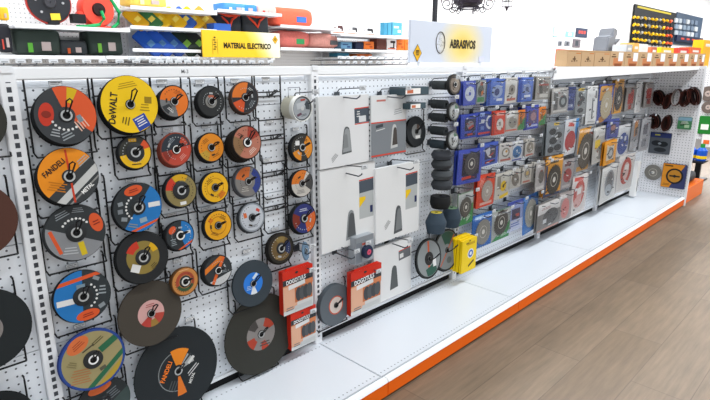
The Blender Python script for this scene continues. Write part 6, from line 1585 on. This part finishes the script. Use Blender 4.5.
def power_tool(r, col, i):
    x, z, w, h = r; s = h*1.5
    t = thing('power_tool', 'yellow and black power tool on the black wall board' if col == 0 else ('grey power tool on the black wall board' if col == 1 else 'orange power tool on the black wall board'), 'power tool', (x, 3.78, z), (0, math.radians(random.uniform(-30, 30)), 0), ['yellow', 'grey', 'orange'][col] + ' power tools on the wall board')
    c = ['#f0bc14', '#a8a49a', '#e85a2a'][col]
    MB().lathe([(.001, -.30*s), (.16*s, -.30*s), (.2*s, .1*s), (.12*s, .34*s), (.05*s, .5*s), (.001, .5*s)], mat(c, .4), 14, 'x', closed=False).build('body', t, smooth=True)
    MB().box((-.12*s, 0, -.30*s), (.2*s, .12*s, .5*s), mat('#2a2a2a', .5), taper=1.1).build('handle', t, bevel=.01)
    MB().box((-.12*s, 0, -.56*s), (.34*s, .16*s, .14*s), mat('#1c1c1c', .5)).build('battery', t, bevel=.008)
for i, r in enumerate(TOOLS): power_tool(r, [0, 0, 1, 0, 1, 0, 0, 1, 0, 2, 2][i % 11] if random.random() < .8 else 0, i)
for i, r in enumerate(PACKS2):
    x, z, w, h = r
    tag(MB().box((x, 3.815, z), (w, .05, h), mat(random.choice(['#aab4bc', '#8494a4', '#c4c8cc', '#6c7c90']), .5)).build('wall_packet', bevel=.01), 'pale grey packet on the slate blue wall board', 'packet', 'packets on the slate blue wall board')
for x, z, w, h, c, l in POSTERS:
    t = thing('wall_poster', l, 'poster', (x, 3.89, z))
    MB().box((0, 0, 0), (w, .012, h), mat(c if 'pale teal' not in l else '#eef6f6', .5)).build('panel', t)
    b = MB(); b.flat = True
    F = lambda x0, x1, z0, z1, cc: b.face([(x0*w, -.0065, z0*h), (x1*w, -.0065, z0*h), (x1*w, -.0065, z1*h), (x0*w, -.0065, z1*h)], mat(cc))
    if 'dark blue' in l:
        for k in range(3): F(-.28+k*.22, -.12+k*.22, -.1, .22, '#d84a3c')
    elif 'pale teal' in l: F(-.5, .3, .42, .5, '#7ad0d4'); F(-.5, -.42, -.5, .5, '#7ad0d4'); F(-.5, -.1, -.5, -.42, '#7ad0d4')
    else: F(-.2, .2, -.3, .3, '#dfe6ea' if 'cyan' in l else '#3c4048')
    b.build('print', t)
x, z, w, h = MACHINE
t = thing('bench_machine', 'grey upright machine with a tilted tray, standing behind the cardboard boxes', 'machine', (x, 1.72, z-h/2))
MB().prism([(-w*.30, 0), (w*.12, 0), (w*.12, h*.55), (w*.20, h*.72), (w*.2, h*.98), (-w*.02, h*1.0), (-w*.06, h*.7), (-w*.28, h*.62)], -.12, .12, mat('#777a80', .5)).build('body', t, bevel=.02)
MB().prism([(w*.12, h*.18), (w*.5, h*.52), (w*.46, h*.6), (w*.12, h*.34)], -.1, .1, mat('#585b60', .5)).build('tray', t, bevel=.01)
MB().box((w*.3, 0, h*.1), (w*.3, .16, h*.18), mat('#5a5d62', .5)).build('motor', t, bevel=.02)
MB().box((0, 0, (1.33-(z-h/2))/2), (w*.5, .26, z-h/2-1.33), mat('#85888d', .5)).build('pedestal', t)
for x, z, w, h, c, l in FARGOODS:
    t = thing('carton', l, 'box', (x, 1.3, (z+h/2+1.33)/2), group='coloured cartons behind the cardboard boxes'); h = z+h/2-1.33; MB().box((0, .12, 0), (w*.92, .22, h), mat(c, .5)).build('box', t, bevel=.006)
    MB().box((0, .008, h*.32), (w*.5, .004, h*.10), mat('#f0ece4', .5)).build('label', t)
x, z, w, h = REDSTRIP
gx0, gx1 = x-w/2, 18
tag(MB().box(((gx0+gx1)/2, 1.55, .68), (gx1-gx0, .6, 1.30), WHITE).build('counter_unit'), 'white shelving unit behind the cardboard boxes carrying coloured cartons', 'shelf unit')
tag(MB().box((x, 1.36, (z+h/2+1.33)/2), (w, .06, z+h/2-1.33), mat('#d8402c', .4)).build('long_carton', bevel=.004), 'long red carton edge showing just over the left cardboard boxes', 'box')
# lamps hanging above the aisle
def scroll(b, cx, cz, r, a0, turns, m):
    b.tube([(cx+r*(1-.75*k/30)*math.cos(a0+turns*2*PI*k/30), 0, cz+r*(1-.75*k/30)*math.sin(a0+turns*2*PI*k/30)) for k in range(31)], .006, m, 5)
x, y, z = CHAND; DK = mat('#2c2630', .5)
t = thing('chandelier', 'ornate dark scrolled chandelier hanging at the top of the view', 'chandelier', (x, 3., z)); t.scale = (1.3, 1.3, 1.3)
b = MB(); b.lathe([(.10, -.05), (.16, -.02), (.18, .05), (.05, .12), (.03, .5), (.001, .5), (.001, -.06)], DK, 20, 'z', closed=False); b.build('body', t, smooth=True)
for k in range(6):
    a = k*PI/3 + .2; b = MB(); scroll(b, .24, -.02, .07, PI, 1.3, DK); scroll(b, .17, -.08, .04, 0, -1.2, DK); b.tube([(.08, 0, .03), (.2, 0, .08), (.3, 0, .05), (.31, 0, -.01)], .007, DK, 5); b.build('arm', t, rot=(0, 0, a), smooth=True)
MB().lathe([(.12, -.075), (.13, -.075), (.13, -.06), (.12, -.06)], DK, 24, 'z').build('lower_ring', t, smooth=True)
MB().tube([(0, 0, .5), (0, 0, (4.2-z)/1.3)], .006, DK).build('chain', t)
x, y, z = LANT
t = thing('hanging_lantern', 'small black square lantern hanging beside the chandelier', 'lantern', (x, 3., z))
b = MB()
for sx in (-1, 1):
    for sy in (-1, 1): b.tube([(sx*.055, sy*.055, -.03), (sx*.06, sy*.06, .2)], .006, DK)
for zz in (-.03, .06, .2): b.tube([(-.058, -.058, zz), (.058, -.058, zz), (.058, .058, zz), (-.058, .058, zz)], .006, DK, 5, True)
b.build('cage', t); MB().lathe([(.001, -.10), (.012, -.085), (.03, -.03), (.001, -.03)], DK, 12, 'z', closed=False).build('finial', t, smooth=True)
MB().lathe([(.08, .2), (.02, .28), (.001, .28), (.001, .2)], DK, 4, 'z', closed=False).build('cap', t); MB().tube([(0, 0, .28), (0, 0, 4.2-z)], .005, DK).build('chain', t)
x, y, z = ROD
tag(MB().box((x, 1.2, (1.62+4.2)/2), (.035, .03, 2.58), mat('#2c2e33', .5)).build('hanging_rod'), 'thin black rod coming down from the ceiling behind the ABRASIVOS sign', 'rod')
# ================================================================== BEYOND THE SIDE PANEL
t = thing('plinth_unit', 'low orange plinth beyond the side panel carrying a black item', 'shelf base', (6.16, 0, 0))
MB().box((0, -.225, .155), (.72, .43, .02), mat('#d8630f', .4)).build('base_deck', t, bevel=.002); MB().box((0, -.45, .083), (.72, .014, .165), mat('#ee6d0c', .35)).build('kickplate', t, bevel=.002); MB().box((0, -.2, .072), (.6, .36, .144), mat('#8a8a8c', .6)).build('core', t)
t = thing('black_bundle', 'low black rounded item on the orange base beyond the side panel', 'item', (6.2, -.24, .166)); blob(.6, .34, .1, '#26262a', 'body', t, .5, 4, .02, loc=(0, 0, .05))
t = thing('rack_panel', 'white rack panel at the right edge hung with green and brown goods', 'rack', (7.44, 0, 0)); MB().box((0, -.1, .93), (.03, .9, .86), PEGW).build('panel', t); MB().box((0, .3, .25), (.05, .05, .5), WHITE).build('post', t)
def side_disc(k, label):
    y, z, w, h = BEYOND[k]; R = h/2
    t = thing('grinding_disc', label, 'grinding disc', (7.40, y-.03, z), (0, 0, -PI/2), 'discs on the far right rack'); MB().lathe([(.01, -.03), (R*.96, -.03), (R, -.026), (R, 0), (.01, 0)], grit('#6d625c'), 32).build('abrasive_body', t, smooth=True); MB().lathe([(.01, -.032), (R*.4, -.032), (R*.4, -.03), (.01, -.03)], mat('#b8a8a0'), 24).build('paper_label', t)
side_disc('disc1', 'brownish disc at the right edge, upper of two'); side_disc('disc2', 'brownish disc at the right edge, lower of two')
for k, c, c2, l in (('green', '#1f7a2c', '#e8eee4', 'green packet at the right edge of the view'), ('white', '#eeeae6', '#e86a2a', 'white and orange packet at the right edge, under the green one')):
    y, z, w, h = BEYOND[k]
    t = thing('packet', l, 'packet', (7.40, y, z), (0, 0, -PI/2)); MB().box((0, 0, 0), (w, .05, h), mat(c, .4)).build('box', t, bevel=.004); MB().box((.0, -.027, -h*.1), (w*.6, .004, h*.3), mat(c2, .5)).build('label', t)
y, z, w, h = BEYOND['stand']
t = thing('display_stand', 'black metal floor stand under the blue and yellow canisters', 'stand', (7.3, y, 0)); zt = z+h/2
MB().box((0, 0, .012), (.3, w*1.3, .024), BLACKW).build('foot_plate', t, bevel=.004); MB().box((.05, 0, zt/2), (.05, .06, zt), BLACKW).build('column', t); MB().box((0, 0, zt), (.26, w*1.1, .02), BLACKW).build('tray', t, bevel=.003)
y, z, w, h = BEYOND['bottle']
for q, (dy, l) in enumerate(((.06, 'left'), (-.06, 'right'))):
    t = thing('canister', f'blue canister with a yellow band on the black stand, {l} one', 'canister', (7.3, y+dy, zt+.012), group='canisters on the black stand'); hh = h*.92
    MB().lathe([(.001, 0), (.055, 0), (.06, .01), (.06, hh*.62), (.03, hh*.78), (.001, hh*.78)], mat('#1f5ac8', .3), 24, 'z', closed=False).build('body', t, smooth=True)
    MB().lathe([(.0595, hh*.12), (.0608, hh*.12), (.0608, hh*.3), (.0595, hh*.3)], mat('#e8c41c', .4), 24, 'z').build('yellow_band', t, smooth=True)
    MB().lathe([(.001, hh*.78), (.026, hh*.78), (.024, hh), (.001, hh)], mat('#2a8a3c', .4), 20, 'z', closed=False).build('cap', t, smooth=True)
t = thing('plinth_unit', 'far orange shelf base at the right edge behind the stand', 'shelf base', (10.4, .35, 0)); MB().box((0, .1, .5), (.9, .6, .1), WHITE).build('deck', t); MB().box((-.46, .1, .38), (.02, .6, .2), mat('#ee6d0c', .4)).build('front', t); MB().box((0, .1, .14), (.8, .5, .28), mat('#9a9a9a', .6)).build('plinth', t)

# ================================================================== CAMERA
yaw, pitch, roll = (math.radians(v) for v in (45.3116, 14.3295, -.1479))
fw = Vector((math.sin(yaw)*math.cos(pitch), math.cos(yaw)*math.cos(pitch), -math.sin(pitch)))
rt = fw.cross(Vector((0, 0, 1))).normalized(); dn = fw.cross(rt)
r2 = rt*math.cos(roll) + dn*math.sin(roll); d2 = -rt*math.sin(roll) + dn*math.cos(roll)
cam = bpy.data.cameras.new('camera'); co = bpy.data.objects.new('camera', cam); COL.objects.link(co)
co.matrix_world = Matrix(((r2.x, -d2.x, -fw.x, -.4086), (r2.y, -d2.y, -fw.y, -1.8036), (r2.z, -d2.z, -fw.z, 1.4134), (0, 0, 0, 1)))
cam.sensor_width = 36; cam.lens = 36*534.545/710; cam.clip_start = .05; cam.clip_end = 200
SC.camera = co
# ================================================================== LIGHT
def area(x, y, z, sx, sy, e, col=(1, 1, 1), rot=(0, 0, 0)):
    l = bpy.data.lights.new('ceiling_light', 'AREA'); l.shape = 'RECTANGLE'; l.size = sx; l.size_y = sy; l.energy = e; l.color = col
    o = bpy.data.objects.new('ceiling_light', l); COL.objects.link(o); o.location = (x, y, z); o.rotation_euler = rot
C1 = (.93, .97, 1.)
for xx, e in ((-.6, 38), (1.9, 56), (4.4, 70), (7.5, 90)): area(xx, -1.9, 4.1, 2.2, .5, e, C1)
for xx, e in ((0, 60), (3, 80), (6, 90), (9.5, 140)): area(xx, 1.4, 4.1, 2.6, .5, e, C1)
for xx in (14, 19, 24): area(xx, 1.5, 4.1, 3, 1.2, 190, C1)
for xx in (13, 20): area(xx, -3, 4.1, 3, 1.2, 170, C1)
w = bpy.data.worlds.new('World'); SC.world = w; w.use_nodes = True
w.node_tree.nodes['Background'].inputs[0].default_value = (.92, .96, 1, 1); w.node_tree.nodes['Background'].inputs[1].default_value = .9
vs = SC.view_settings; vs.view_transform = 'Standard'; vs.look = 'None'; vs.gamma = 1; vs.use_curve_mapping = False; vs.exposure = 0.4
